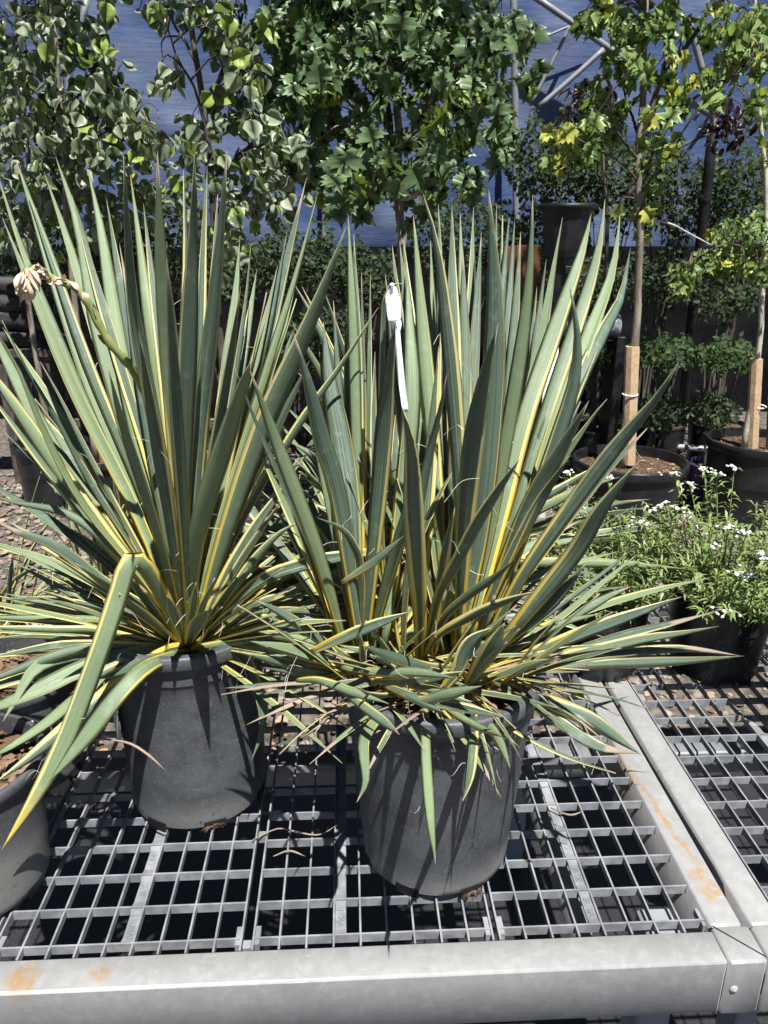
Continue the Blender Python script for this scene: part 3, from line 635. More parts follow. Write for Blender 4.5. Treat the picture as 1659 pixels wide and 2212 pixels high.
# flower stalk
SP = [at(u, v, y) for (u, v, y) in ((330, 880, 1.02), (296, 812, .985), (272, 780, .965), (238, 742, .955), (212, 697, .95), (190, 655, .945), (160, 620, .94), (120, 604, .935), (88, 584, .93), (66, 582, .925), (55, 600, .92))]
q = spline(SP, 30); st = MB().tube(q, [.0064 - .0024 * i / 30 + .0007 * math.sin(i * 1.9) for i in range(31)], 10).build('flower_stalk', 'stem', yl, smooth=True)
def petal_shape(mb, c, d, L, w, rot):
    d = d.normalized(); s = d.orthogonal().normalized(); s = Matrix.Rotation(rot, 3, d) @ s; nn = d.cross(s)
    V = []
    for t, f, h in ((0, .35, 0), (.3, .9, .25), (.6, 1, .3), (.85, .55, .2), (1, .05, 0)):
        for x in (-1, -.5, 0, .5, 1): V.append(c + d * (L * t) + s * (w * .5 * f * x) + nn * (h * w * (1 - x * x)))
    mb.add(V, [(i * 5 + j, i * 5 + j + 1, i * 5 + j + 6, i * 5 + j + 5) for i in range(4) for j in range(4)])
rng = random.Random(5)
for i in (6, 9, 13, 17, 20, 22, 24, 26):
    d = (q[i + 1] - q[i - 1]).normalized()
    b = MB(); petal_shape(b, q[i] + d.orthogonal() * .002, d + Vector((rng.uniform(-.4, .4), -.4, rng.uniform(-.2, .4))), .027 if i < 20 else .016, .011, rng.uniform(0, 6)); b.build('bract', 'bud' if i > 16 else 'stem', yl, smooth=True)
for k in range(14):
    u_, v_ = random.choice(((88, 584), (105, 592), (120, 603), (140, 610), (78, 580))); c = at(u_ + rng.uniform(-9, 9), v_ + rng.uniform(-9, 7), .93)
    b = MB()
    for j in range(3): petal_shape(b, c, Vector((rng.uniform(-1, .2), rng.uniform(-1, 0), rng.uniform(-.3, .5))), rng.uniform(.007, .013), .006, j * 2.1)
    b.build('flower_bud', 'bud', yl, smooth=True)
for k in range(30):
    c = at(58 + rng.uniform(-14, 14), 588 + rng.uniform(-8, 34), .92 + rng.uniform(-.012, .012))
    b = MB(); d0 = Vector((rng.uniform(-.5, .5), rng.uniform(-.5, .5), -1))
    for j in range(3): petal_shape(b, c, d0 + Vector((rng.uniform(-.3, .3), rng.uniform(-.3, .3), 0)), rng.uniform(.014, .022), rng.uniform(.008, .012), j * 2.1)
    b.build('flower_bud', 'bud', yl, smooth=True)
lab = MB()                       # white label wrapped on the pot's left side
for i in range(7):
    a = R(196 + i * 4); r = .1215
    for j, z in enumerate((.245, .20, .15)): lab.V.append((r * math.cos(a) * (1 - .02 * j), r * math.sin(a) * (1 - .02 * j), z - (.012 * math.sin(math.pi * i / 6) if j == 2 else 0)))
lab.F = [(i * 3 + j, (i + 1) * 3 + j, (i + 1) * 3 + j + 1, i * 3 + j + 1) for i in range(6) for j in range(2)]
lab.build('pot_label', 'white', yl, True, True)
for pts in ([(219, 1596), (277, 1605), (319, 1630), (360, 1667)], [(100, 1640), (150, 1612), (219, 1596)][::1]):
    px_blade(yl, pts, 6, .86, .84, dry=5, seg=10, tip=.3)
fibres(yl)

# --- front plant
yf = potted_yucca('many-crowned yucca with white ribbon tied to it in dusty black pot', (.119, .902), .105, .141, .308, 'pot_dusty', .01)
def front(pts, w, y1, y0=.93, **kw): return px_blade(yf, pts[::-1], w, y0, y1, **kw)
def J(u, v, r=12): return (u + random.uniform(-r, r), v + random.uniform(-r, r) * .5)
A, B, C = (768, 1405), (905, 1440), (1000, 1392)
F_UP = [
    ([(540, 800), (600, 960), (690, 1200), (745, 1398)], 36, .82, dict(cup=.25)), ([(507, 794), (560, 930), (640, 1120), (725, 1380)], 13, .86, dict(twist=.5)),
    ([(634, 719), (669, 839), (695, 949), (735, 1094), J(*A)], 40, .84, dict(cup=.25)), ([(698, 694), (712, 821), (738, 967), (758, 1120), J(*A)], 46, 1.10, dict(tone=.5)),
    ([(856, 687), (838, 821), (820, 1050), (789, 1385)], 41, .80, dict(twist=0, cup=.1)), ([(878, 574), (885, 712), (888, 880), (860, 1150), (830, 1390)], 38, 1.16, dict(yel=.1, tone=.8)),
    ([(914, 417), (945, 540), (968, 720), (985, 900), (996, 1100), J(*C)], 37, .86, dict(cup=.3)), ([(1056, 410), (1066, 560), (1070, 712), (1058, 967), (1030, 1200), J(*C)], 50, .88, dict(twist=.2, cup=.2)),
    ([(1076, 698), (1045, 821), (1018, 980), (1000, 1180), J(*C)], 44, .72, dict(cup=.3)), ([(1151, 419), (1146, 560), (1131, 712), (1100, 910), (1050, 1180), J(*C)], 32, .92, {}),
    ([(1277, 462), (1255, 550), (1191, 736), (1135, 903), (1085, 1110), (1020, 1370)], 38, 1.22, dict(yel=.4, tone=.8, twist=0, cup=.1)), ([(1307, 430), (1292, 540), (1262, 650), (1202, 828), (1140, 1030), (1040, 1360)], 33, 1.26, dict(yel=.2, tone=.7)),
    ([(1340, 462), (1322, 590), (1268, 740), (1190, 950), (1060, 1340)], 29, 1.2, dict(yel=.2)), ([(1362, 535), (1342, 640), (1303, 717), (1230, 880), (1070, 1330)], 30, 1.24, dict(tone=.5)),
    ([(1230, 617), (1247, 720), (1239, 828), (1202, 950), (1140, 1120), (1040, 1370)], 33, .90, dict(cup=.3)), ([(1293, 750), (1250, 847), (1180, 1010), (1060, 1350)], 18, .98, dict(yel=.3)),
    ([(1466, 782), (1414, 866), (1355, 935), (1265, 1050), (1128, 1244), (1050, 1390)], 36, .80, dict(cup=.3)), ([(1382, 996), (1302, 1095), (1237, 1200), (1128, 1335), (1050, 1430)], 38, .80, dict(cup=.25)),
    ([(1272, 866), (1209, 977), (1135, 1110), (1040, 1340)], 38, .82, dict(cup=.2)), ([(1311, 862), (1265, 921), (1170, 1070), (1050, 1340)], 20, .90, dict(yel=.3)),
    ([(1123, 992), (1085, 1045), (1030, 1130), (980, 1225), (945, 1290), (915, 1420)], 27, .66, {}), ([(869, 880), (887, 967), (893, 1100), (900, 1230), (907, 1340), (905, 1440)], 44, .66, dict(yel=.35, twist=-.1, cup=.15)),
    ([(982, 1097), (965, 1180), (949, 1270), (930, 1430)], 22, .78, dict(yel=.3)), ([(965, 810), (949, 894), (915, 1040), (880, 1250), (870, 1420)], 22, .82, dict(twist=.4)),
    ([(905, 1000), (882, 1100), (840, 1240), (800, 1395)], 30, .80, dict(dry=.05)), ([(1230, 985), (1150, 1110), (1040, 1320)], 24, .85, {}),
    ]
for pts, w, y1, kw in F_UP: front(pts, w, y1, **kw)
tips = [(893, 465), (947, 441), (976, 441), (994, 458), (1023, 448), (1073, 439), (1086, 465), (1100, 472), (863, 520), (871, 514), (847, 528), (832, 592), (930, 520), (1040, 500), (1125, 500), (1112, 470),
        (1000, 540), (960, 560), (1180, 560), (1205, 540), (1160, 620), (900, 600), (1130, 640), (1215, 470)]
for k, (u, v) in enumerate(tips):
    bx = 1000 + (u - 1000) * .28 + random.uniform(-30, 30); front([(u, v), (u + (bx - u) * .3, v + 280), (u + (bx - u) * .65, v + 560), (bx, 1370)], random.uniform(20, 34), 1.22 + random.uniform(-.05, .15), y0=.97, yel=random.choice((0, .1, .4)))
for (u, v) in [(752, 462), (764, 507), (781, 589), (800, 592), (720, 650), (745, 700), (690, 760), (790, 700), (810, 760)]:
    bx = 790 + (u - 790) * .3; front([(u, v), (u + (bx - u) * .45, v + 300), (bx, 1350)], random.uniform(12, 26), 1.12, y0=.99, yel=random.choice((.1, .5)))
F_LOW = [
    ([(1472, 1289), (1380, 1322), (1274, 1360), (1150, 1408), (1050, 1440)], 27, .92, dict(twist=.3)), ([(1550, 1320), (1463, 1344), (1350, 1372), (1237, 1407), (1060, 1450)], 20, .90, dict(dry=.9)),
    ([(1552, 1353), (1470, 1368), (1383, 1381), (1201, 1421), (1050, 1450)], 20, .88, dict(yel=.5)), ([(1601, 1417), (1485, 1401), (1380, 1406), (1274, 1418), (1060, 1450)], 20, .90, dict(dry=1.0)),
    ([(1608, 1417), (1485, 1427), (1380, 1432), (1274, 1436), (1060, 1460)], 22, .86, dict(yel=.3)), ([(1366, 1266), (1310, 1290), (1201, 1350), (1080, 1420)], 22, .98, dict(dry=.5)),
    ([(1372, 1182), (1300, 1240), (1180, 1330), (1070, 1420)], 11, 1.0, {}), ([(1376, 1198), (1300, 1260), (1190, 1350), (1070, 1420)], 13, .98, {}),
    ([(1303, 1324), (1200, 1352), (1070, 1430)], 15, .92, {}), ([(1266, 1217), (1201, 1290), (1128, 1352), (1040, 1430)], 31, .88, {}),
    ([(1385, 1631), (1340, 1600), (1274, 1556), (1190, 1520), (1110, 1490), (1055, 1465)], 36, .79, dict(y0=.86, dry=.1, yel=.2)), ([(1376, 1628), (1300, 1615), (1250, 1588), (1180, 1540), (1080, 1480)], 26, .78, dict(y0=.85, dry=.9)),
    ([(1330, 1671), (1252, 1645), (1170, 1610), (1090, 1565), (1040, 1510)], 14, .73, dict(y0=.84, yel=.5)),
    # pointing at the viewer over the front of the pot
    ([(771, 1733), (790, 1685), (785, 1610), (802, 1569), (846, 1518), (870, 1480)], 23, .66, dict(y0=.86, curl=.5, dry=.25)), ([(863, 1587), (826, 1557), (770, 1515), (738, 1492)], 22, .68, dict(y0=.80, dry=.2)),
    ([(941, 1866), (930, 1768), (921, 1640), (918, 1540), (912, 1470)], 23, .585, dict(y0=.86, yel=.1, dry=.15, cup=.1)), ([(982, 1618), (966, 1581), (942, 1540), (925, 1490)], 6, .70, dict(y0=.85, dry=1.0)),
    ([(1000, 1730), (1014, 1679), (1022, 1605), (1024, 1542), (1015, 1480)], 23, .63, dict(y0=.86, yel=.3, dry=.15, curl=.4)), ([(1102, 1660), (1079, 1600), (1049, 1548), (1015, 1490)], 22, .66, dict(y0=.86, yel=.2, dry=.2)),
    ([(1088, 1593), (1040, 1572), (966, 1530), (915, 1485)], 15, .68, dict(y0=.85, yel=.2)), ([(1098, 1551), (985, 1526), (900, 1508), (830, 1490)], 22, .70, dict(y0=.82, dry=.2)),
    ([(1040, 1482), (967, 1500), (920, 1512), (876, 1508)], 25, .70, dict(y0=.76)), ([(981, 1464), (900, 1452), (820, 1452), (738, 1442)], 22, .74, dict(y0=.82)),
    ([(781, 1393), (858, 1424), (920, 1440), (980, 1442)], 25, .74, dict(y0=.86, dry=.15)), ([(774, 1484), (800, 1500), (850, 1500), (940, 1478)], 14, .72, dict(y0=.84, dry=.9, yel=.3)),
    ([(840, 1520), (760, 1495), (690, 1470), (640, 1470)], 20, .74, dict(y0=.82)), ([(485, 1487), (560, 1480), (650, 1470), (760, 1450)], 14, .84, dict(y0=.88, dry=.3, yel=.4)),
    ([(570, 1500), (610, 1490), (660, 1476), (760, 1452)], 17, .80, dict(y0=.88, yel=.2)), ([(552, 1297), (600, 1318), (650, 1348), (710, 1392), (770, 1430)], 27, .86, dict(y0=.9, dry=.35)),
    ([(540, 1385), (620, 1402), (700, 1425), (790, 1440)], 26, .84, dict(y0=.9)), ([(530, 1412), (600, 1428), (690, 1448), (790, 1452)], 22, .82, dict(y0=.9, yel=.3)),
    ([(560, 1440), (640, 1450), (720, 1455), (800, 1455)], 20, .84, dict(y0=.9)), ([(883, 1322), (800, 1352), (720, 1385), (672, 1408)], 24, .80, dict(y0=.82)),
    ([(683, 1118), (735, 1140), (762, 1175), (780, 1230), (784, 1370)], 17, .84, {}), ([(872, 1158), (830, 1195), (790, 1225), (738, 1258)], 19, .80, dict(y0=.82)),
    ([(1112, 1209), (1070, 1245), (1010, 1285), (955, 1340), (935, 1420)], 21, .76, {}), ([(1152, 1278), (1090, 1300), (1020, 1330), (945, 1375), (915, 1430)], 22, .74, {}),
    ([(1060, 1356), (1020, 1380), (1000, 1410), (985, 1450), (955, 1490)], 35, .78, dict(y0=.80, yel=.2, twist=.5)), ([(1090, 1345), (1062, 1400), (1035, 1440), (1010, 1478)], 36, .76, dict(y0=.82)),
    ([(700, 1480), (760, 1478), (860, 1465)], 20, .78, dict(y0=.82)), ([(1000, 1450), (900, 1470), (800, 1470)], 24, .76, dict(y0=.80, yel=.2)),
    ([(960, 1540), (880, 1500), (830, 1480)], 20, .72, dict(y0=.80)), ([(1020, 1520), (940, 1490), (860, 1475)], 20, .72, dict(y0=.80, yel=.3)),
    ]
for pts, w, y1, kw in F_LOW: front(pts, w, y1, **kw)
for k in range(60):
    cx0 = random.choice((.02, .09, .15)); az = random.uniform(.1, 3.0)
    fill_blade(yf, Vector((cx0, .95, .98)), az, R(random.uniform(12, 80)), random.uniform(.3, .52), random.uniform(.02, .12), random.uniform(.014, .024), yel=random.choice((0, .2, .5)))
for k in range(40):
    cx0 = random.choice((.02, .09, .15, .19)); az = random.uniform(-3.0, -.1)
    fill_blade(yf, Vector((cx0, .89, .985)), az, R(random.uniform(30, 70)), random.uniform(.10, .24), .02, random.uniform(.008, .016), yel=.4, dry=.3)
for k in range(46):             # thin withered leaves tangled round the rim
    az = random.uniform(-3.0, .1); fill_blade(yf, Vector((random.choice((.03, .09, .15, .2)), random.uniform(.86, .92), .99)), az, R(random.uniform(2, 28)), random.uniform(.10, .22), random.uniform(.01, .05), random.uniform(.004, .009), yel=random.choice((.2, .6)), dry=random.choice((.3, 1, 5)))
fibres(yf)

# --- plant behind
yb = potted_yucca('smaller yucca half hidden between and behind the two big potted yuccas', (.075, 1.36), .10, .125, .24)
def back(pts, w, y1, y0=1.36, **kw): return px_blade(yb, [(930 + random.uniform(-60, 60), 1210 + random.uniform(-20, 20))] + pts[::-1], w, y0, y1, **kw)
for pts, w, kw in [
    ([(1408, 1078), (1320, 1090), (1180, 1130)], 14, dict(dry=.5)), ([(1392, 1097), (1300, 1112), (1150, 1150)], 18, dict(yel=.4)), ([(1499, 1126), (1400, 1140), (1300, 1150), (1150, 1170)], 16, dict(dry=.7)),
    ([(1463, 1200), (1410, 1175), (1346, 1160), (1270, 1165), (1120, 1190)], 26, dict(dry=.3, yel=.2, wither=(.6, .95))), ([(1479, 1229), (1350, 1218), (1128, 1212)], 20, dict(yel=.4)), ([(1456, 1268), (1370, 1240), (1250, 1225), (1100, 1215)], 22, dict(yel=.3)),
    ([(1419, 1260), (1300, 1248), (1130, 1238)], 22, dict(yel=.2)), ([(1340, 1030), (1250, 1060), (1120, 1120)], 20, dict(yel=.3)), ([(1300, 1000), (1220, 1050), (1080, 1130)], 22, dict(yel=.5)), ([(1230, 980), (1160, 1060), (1050, 1150)], 22, {}),
    ([(1380, 1130), (1250, 1160), (1100, 1190)], 18, dict(yel=.4)), ([(1420, 1290), (1280, 1262), (1100, 1240)], 18, {}), ([(1290, 1020), (1200, 1080), (1080, 1150)], 18, dict(yel=.5)),
    ([(636, 614), (694, 720), (780, 920)], 22, dict(yel=.4)), ([(652, 618), (700, 720), (800, 950)], 18, dict(yel=.3)), ([(618, 678), (690, 800), (800, 1000)], 22, {}), ([(700, 627), (752, 785), (830, 1000)], 24, dict(yel=.5)), ([(640, 800), (720, 900), (830, 1060)], 20, dict(yel=.4)),
    ([(600, 860), (700, 960), (830, 1100)], 20, dict(yel=.2)), ([(590, 1000), (680, 1040), (820, 1130)], 18, dict(yel=.4)), ([(560, 1080), (660, 1090), (800, 1150)], 16, dict(yel=.3)), ([(545, 1160), (650, 1150), (800, 1180)], 16, dict(yel=.5)),
    ([(560, 1250), (660, 1210), (800, 1200)], 18, dict(yel=.2)), ([(600, 1310), (690, 1260), (820, 1220)], 18, dict(yel=.4)), ([(540, 1340), (650, 1280), (800, 1220)], 14, dict(yel=.5)), ([(660, 1340), (740, 1280), (850, 1220)], 18, {}),
    ([(620, 950), (700, 1000), (820, 1090)], 26, {}), ([(570, 1120), (660, 1120), (800, 1160)], 24, {}), ([(620, 1200), (700, 1190), (820, 1190)], 24, dict(yel=.2))]:
    back(pts, w, 1.36 + random.uniform(-.14, .2), **kw)
for k in range(120):
    az = random.uniform(-3.14, 3.14); low = random.random() < .6
    fill_blade(yb, Vector((.075 + random.uniform(-.04, .04), 1.36, .92)), az, R(random.uniform(-2, 30) if low else random.uniform(30, 80)), random.uniform(.28, .46), random.uniform(.03, .10), random.uniform(.012, .022), yel=random.choice((0, .3, .5)))
for k in range(80):
    az = random.uniform(-3.14, 3.14)
    fill_blade(yb, Vector((.06 + random.uniform(-.06, .06), 1.33, .92)), az, R(random.uniform(-4, 50)), random.uniform(.26, .46), random.uniform(.02, .08), random.uniform(.009, .016), yel=random.choice((.5, .8, 1.0)), tone=.9)
fibres(yb)

# white ribbon tag tied round a folded blade of the front plant
tg = thing('ribbon_tag', 'long white plastic ribbon tag knotted over a folded yucca blade', 'tag', tuple(at(845, 640, .93)))
def ribbon(pts, w, y0, y1, name, wave=.004):
    P = spline([at(u, v, y0 + (y1 - y0) * i / (len(pts) - 1)) for i, (u, v) in enumerate(pts)], 22); V = []; Fc = []
    for i, p in enumerate(P):
        T = (P[min(i + 1, 22)] - P[max(i - 1, 0)]).normalized(); S = T.cross((p - CAMV).normalized()).normalized(); N = S.cross(T); t = i / 22
        for x in (-1, -.33, .33, 1): V.append(p + S * (x * w(t) / 2) + N * (wave * math.sin(t * 7 + x * 1.2)))
    Fc = [(i * 4 + j, i * 4 + j + 1, i * 4 + j + 5, i * 4 + j + 4) for i in range(22) for j in range(3)]
    o = mesh_obj(name, V, Fc, 'tag', tg); sm = o.modifiers.new('thickness', 'SOLIDIFY'); sm.thickness = .0005; return o
ribbon([(850, 618), (854, 650), (856, 700), (862, 770), (868, 830), (876, 890)], lambda t: .0105 * (.45 + .7 * min(1, t / .12)) * (1 if t < .35 else .62), .935, .90, 'streamer')
ribbon([(850, 618), (844, 640), (846, 668), (850, 694)], lambda t: .011 * (.4 + min(1, t / .3) * .7), .928, .915, 'short_tail', .003)
px_blade(yf, [(835, 1380), (822, 1000), (828, 700), (833, 640), (842, 616), (856, 608), (872, 612)], 13, .97, .935, twist=.3, yel=.5, dry=0, seg=26, tip=.15)
kn = MB().lathe([(.0001, -.0025), (.002, -.002), (.0028, 0), (.002, .002), (.0001, .0025)], 12).build('knot', 'tag', tg, smooth=True); kn.data.transform(Matrix.Translation(at(847, 616, .924)) @ Matrix.Rotation(.9, 4, 'X'))

# ================================================================== tree leaves (shared meshes)
def leaf_mesh(name, outline, m, fold=.25, droop=.3, wild=.0):
    # outline: right half from foot (0,0) to tip (0,1), mirrored; folded along the midrib and drooping
    me = []
    V = []; 
    ph = random.uniform(0, 6)
    def warp(x, y):
        x, y = x * random.uniform(1 - wild, 1 + wild) + .10 * wild * 8 * y * y * math.sin(ph), y * random.uniform(1 - wild * .6, 1 + wild * .6)
        return (x, y, abs(x) * fold - droop * y * y + .10 * math.sin(x * 5 + ph) * abs(x) + .05 * math.sin(y * 7 + ph))
    right = [warp(x, y) for x, y in outline]; left_ = [warp(-x, y) for x, y in outline[1:-1]]
    mids = [warp(0, y) for y in np.linspace(.12, .85, 4)]
    V = right + left_ + mids; nr = len(right); nl = len(left_); F = []
    spine = [0] + [nr + nl + i for i in range(4)] + [nr - 1]; ys = [V[i][1] for i in spine]
    def near(y): return min(range(len(spine)), key=lambda i: abs(ys[i] - y))
    for half in (list(range(nr)), [0] + [nr + i for i in range(nl)] + [nr - 1]):
        for a, b in zip(half, half[1:]):
            sa, sb = spine[near(V[a][1] * .8 + .05)] , spine[near(V[b][1] * .8 + .05)]
            if a in (0,): F.append((a, b, sb) if sb not in (a, b) else None)
            elif b == nr - 1: F.append((a, b, sa) if sa not in (a, b) else None)
            else:
                if sa != sb: F.append((a, b, sb, sa))
                else: F.append((a, b, sa))
    F = [f for f in F if f and len(set(f)) == len(f)]
    msh = bpy.data.meshes.new(name); msh.from_pydata(V, [], F); msh.polygons.foreach_set('use_smooth', [True] * len(F)); msh.materials.append(M[m]); msh.update()
    return msh
ASPEN = [(0, 0), (.22, .02), (.42, .16), (.50, .38), (.42, .62), (.24, .84), (0, 1)]
MAPLE = [(0, .0), (.16, -.10), (.40, -.06), (.28, .12), (.62, .20), (.52, .30), (.80, .52), (.50, .50), (.46, .62), (.20, .52), (.26, .78), (.13, .76), (0, 1.06)]
SMALLMAPLE = [(0, .0), (.20, -.02), (.36, .02), (.26, .18), (.58, .42), (.40, .44), (.42, .60), (.18, .52), (.24, .76), (.12, .76), (0, 1.02)]
OVAL = [(0, 0), (.20, .2), (.27, .5), (.16, .82), (0, 1)]
LM = {}
for nm, ol, m in (('aspen', ASPEN, 'aspen'), ('maple', MAPLE, 'maple'), ('young', SMALLMAPLE, 'young_maple'), ('purple', OVAL, 'purple')):
    LM[nm] = [leaf_mesh('leaf', ol, m, random.uniform(-.08, .26), random.uniform(.05, .6), .10) for _ in range(14)]
def leaf_matrix(p, size, hang=.6, face=0.0, rng=random):
    # local +Y (foot to tip) hangs down and outwards, local +Z looks about at the light and the open side
    d = Vector((rng.gauss(0, .55), rng.gauss(-.15, .45), -hang + rng.gauss(0, .45))).normalized()
    nrm = Vector((rng.gauss(.05, .6), rng.gauss(-.75, .5), rng.gauss(.55, .5))); nrm = (nrm - d * nrm.dot(d)).normalized(); x = d.cross(nrm)
    s = size * rng.choice((.5, .75, .9, 1, 1, 1.1, 1.2)) * rng.uniform(.85, 1.1)
    return Matrix(((x.x * s, d.x * s, nrm.x * s, p.x), (x.y * s, d.y * s, nrm.y * s, p.y), (x.z * s, d.z * s, nrm.z * s, p.z), (0, 0, 0, 1)))
def crown(tree, kind, blobs, y, dy, size, limit=290, hang=.6, twigs=None, seed=1, name='foliage'):  # highest blobs lie out of view, added to shade the ground and wall
    rng = random.Random(seed); Ms = []
    for (u, v, ru, rv_, n) in blobs:
        for _ in range(n):
            while True:
                a, b_, c = rng.uniform(-1, 1), rng.uniform(-1, 1), rng.uniform(-1, 1)
                if a * a + b_ * b_ + c * c < 1: break
            Ms.append(leaf_matrix(at(u + a * ru, v + b_ * rv_, y + c * dy), size, hang, rng=rng))
    Ms.sort(key=lambda m: (m.translation - CAMV).length)
    # the leaves nearest the open side are objects of their own, the rest of the crown is one mesh
    lw = Matrix.Translation(-tree.location)
    vis = [m for m in Ms if abs((m.translation - CAMV).dot(_R)) < 0.56 * (m.translation - CAMV).dot(_F) and (m.translation - CAMV).dot(_U) < .70 * (m.translation - CAMV).dot(_F)]
    vs = set(id(m) for m in vis[:limit])
    mb = MB()
    for m in Ms:
        me = rng.choice(LM[kind])
        if id(m) in vs:
            o = bpy.data.objects.new('leaf', me); COL.objects.link(o); o.parent = tree; o.matrix_parent_inverse = lw; o.matrix_basis = m
        else: mb.add([m @ v.co for v in me.vertices], [tuple(p.vertices) for p in me.polygons])
    if mb.V: stuff(mb.build(name, {'aspen': 'aspen', 'maple': 'maple', 'young': 'young_maple', 'purple': 'purple'}[kind], tree, smooth=True))
    if twigs:                    # fine twigs from the limbs to the leaves
        tw = MB(); tm, anchors = twigs
        for m in Ms[::6]:
            p = m.translation; a = min(anchors, key=lambda q: (q - p).length + (.4 if q.z > p.z + .1 else 0))
            if .04 < (a - p).length < .6:
                mid = (a + p) * .5 + Vector((rng.gauss(0, .02), rng.gauss(0, .02), .05)); tw.tube(spline([a, mid, p], 5), [.0045 - .0006 * i for i in range(6)], 4, False)
        stuff(tw.build('twigs', tm, tree, smooth=True))
def limb(tree, pts, y, r0, r1, m, name='branch', dy=0.0, zfoot=None):
    P = [at(u, v, y + dy * i / max(1, len(pts) - 1)) for i, (u, v) in enumerate(pts)]
    if zfoot is not None: P = [Vector((P[0].x, P[0].y, zfoot))] + P
    Q = spline(P, 22); n = len(Q)
    Q = [q + Vector((random.gauss(0, r1 * .25), random.gauss(0, r1 * .25), 0)) for q in Q]
    MB().tube(Q, [r0 + (r1 - r0) * i / (n - 1) for i in range(n)], 10).build(name, m, tree, smooth=True)
    return Q
def tree_pot(tree, r, h, m='pot_clean'):
    make_pot_parts(tree, r * .86, r, h, m, soil=.05, lip=.045, lipw=.016, ribs=(.55,), notches=False, chips=70)

# maple in the middle
Y = 3.6; base = at(868, 900, Y); mp = thing('maple_tree', 'dense dark green maple with broad lobed leaves and a pale trunk', 'tree', (base.x, Y, 0))
tree_pot(mp, .24, .40)
an = limb(mp, [(868, 700), (867, 540), (858, 430), (855, 370)], Y, .026, .019, 'bark', 'trunk', zfoot=.34)
an += limb(mp, [(856, 380), (862, 300), (858, 190), (868, 90), (866, -120), (870, -500)], Y, .018, .007, 'bark', dy=.05)
an += limb(mp, [(855, 375), (846, 290), (832, 160), (845, 20), (830, -260)], Y, .013, .006, 'dark_bark', dy=.15)
limb(mp, [(862, 430), (890, 425), (912, 402), (936, 345), (965, 285)], Y, .011, .008, 'pale_bark', dy=-.12)
an += limb(mp, [(860, 330), (930, 230), (1010, 130), (1080, 0)], Y, .010, .004, 'bark', dy=.1)
an += limb(mp, [(850, 330), (780, 250), (690, 140), (620, 0)], Y, .010, .004, 'bark', dy=.1)
crown(mp, 'maple', [(820, 40, 200, 200, 250), (680, 120, 100, 150, 130), (600, 60, 50, 110, 26), (960, 180, 90, 170, 80), (1050, 110, 60, 140, 60), (1080, 270, 35, 70, 16), (790, 320, 120, 90, 70), (890, 380, 80, 60, 26),
     (720, 390, 60, 60, 22), (960, 320, 55, 70, 22), (1015, 380, 26, 60, 9), (1130, 50, 40, 60, 12), (860, -330, 330, 280, 380), (880, -620, 330, 260, 420), (590, 210, 40, 70, 12), (885, 455, 36, 35, 7), (760, 440, 45, 32, 9), (640, 320, 40, 60, 10), (1140, 150, 30, 40, 6)], Y, .50, .086, hang=1.3, twigs=('bark', an), seed=2)
# aspens on the left
ASP = [
  ('tall aspen whose grey stem rises between the flowering yucca and the maple', 3.35, [(470, 640), (460, 440), (451, 330), (441, 226), (427, 139), (408, 28), (400, -200)],
   [[(430, 150), (400, 90), (372, 40), (365, -60)], [(445, 250), (480, 150), (520, 50), (540, -80)], [(448, 290), (420, 190), (385, 130), (362, 60)], [(455, 360), (400, 320), (350, 290), (300, 250)], [(456, 390), (520, 330), (580, 290), (640, 300)]],
   [(420, 10, 110, 38, 60), (500, 60, 60, 60, 55), (530, 150, 45, 70, 60), (490, 110, 40, 40, 22), (340, 20, 45, 30, 18), (380, 160, 36, 40, 12), (350, 165, 25, 20, 6), (480, 230, 50, 50, 40), (560, 260, 60, 60, 55), (610, 330, 70, 60, 70), (540, 380, 90, 60, 80), (440, 330, 60, 60, 35), (400, 290, 50, 50, 28), (510, 470, 70, 60, 40), (600, 430, 60, 50, 35), (450, -180, 220, 150, 160), (480, -480, 300, 300, 500)], 4),
  ('leaning aspen with several thin stems and round pale leaves', 4.3, [(160, 640), (140, 420), (139, 295), (130, 208), (118, 60), (112, -200)],
   [[(138, 300), (100, 230), (60, 130), (50, 0)], [(135, 250), (180, 190), (215, 120), (230, 30)], [(138, 280), (190, 240), (240, 215), (285, 250)], [(140, 330), (200, 300), (260, 280), (320, 330)]],
   [(90, 60, 110, 90, 90), (60, 190, 110, 90, 95), (180, 70, 55, 70, 34), (215, 140, 60, 50, 40), (170, 230, 110, 70, 100), (260, 215, 60, 45, 42), (290, 260, 60, 50, 50), (90, 330, 130, 80, 110), (230, 330, 100, 70, 80), (340, 330, 60, 50, 36), (110, -150, 220, 140, 170), (120, -480, 330, 300, 620), (230, 0, 30, 40, 10)], 5),
  ('low bushy aspen sapling crowding behind the tallest left yucca blades', 4.6, [(60, 640), (70, 480), (60, 330), (45, 180), (30, -50)],
   [[(68, 460), (150, 390), (220, 350)], [(66, 430), (20, 350), (-30, 300)], [(70, 480), (180, 440), (300, 420)]],
   [(60, 420, 120, 70, 100), (220, 420, 130, 60, 90), (20, 260, 60, 90, 60), (360, 430, 90, 60, 50), (130, 500, 150, 50, 50), (480, 540, 80, 60, 26), (-20, 100, 60, 120, 50), (0, -420, 300, 300, 420)], 6)]
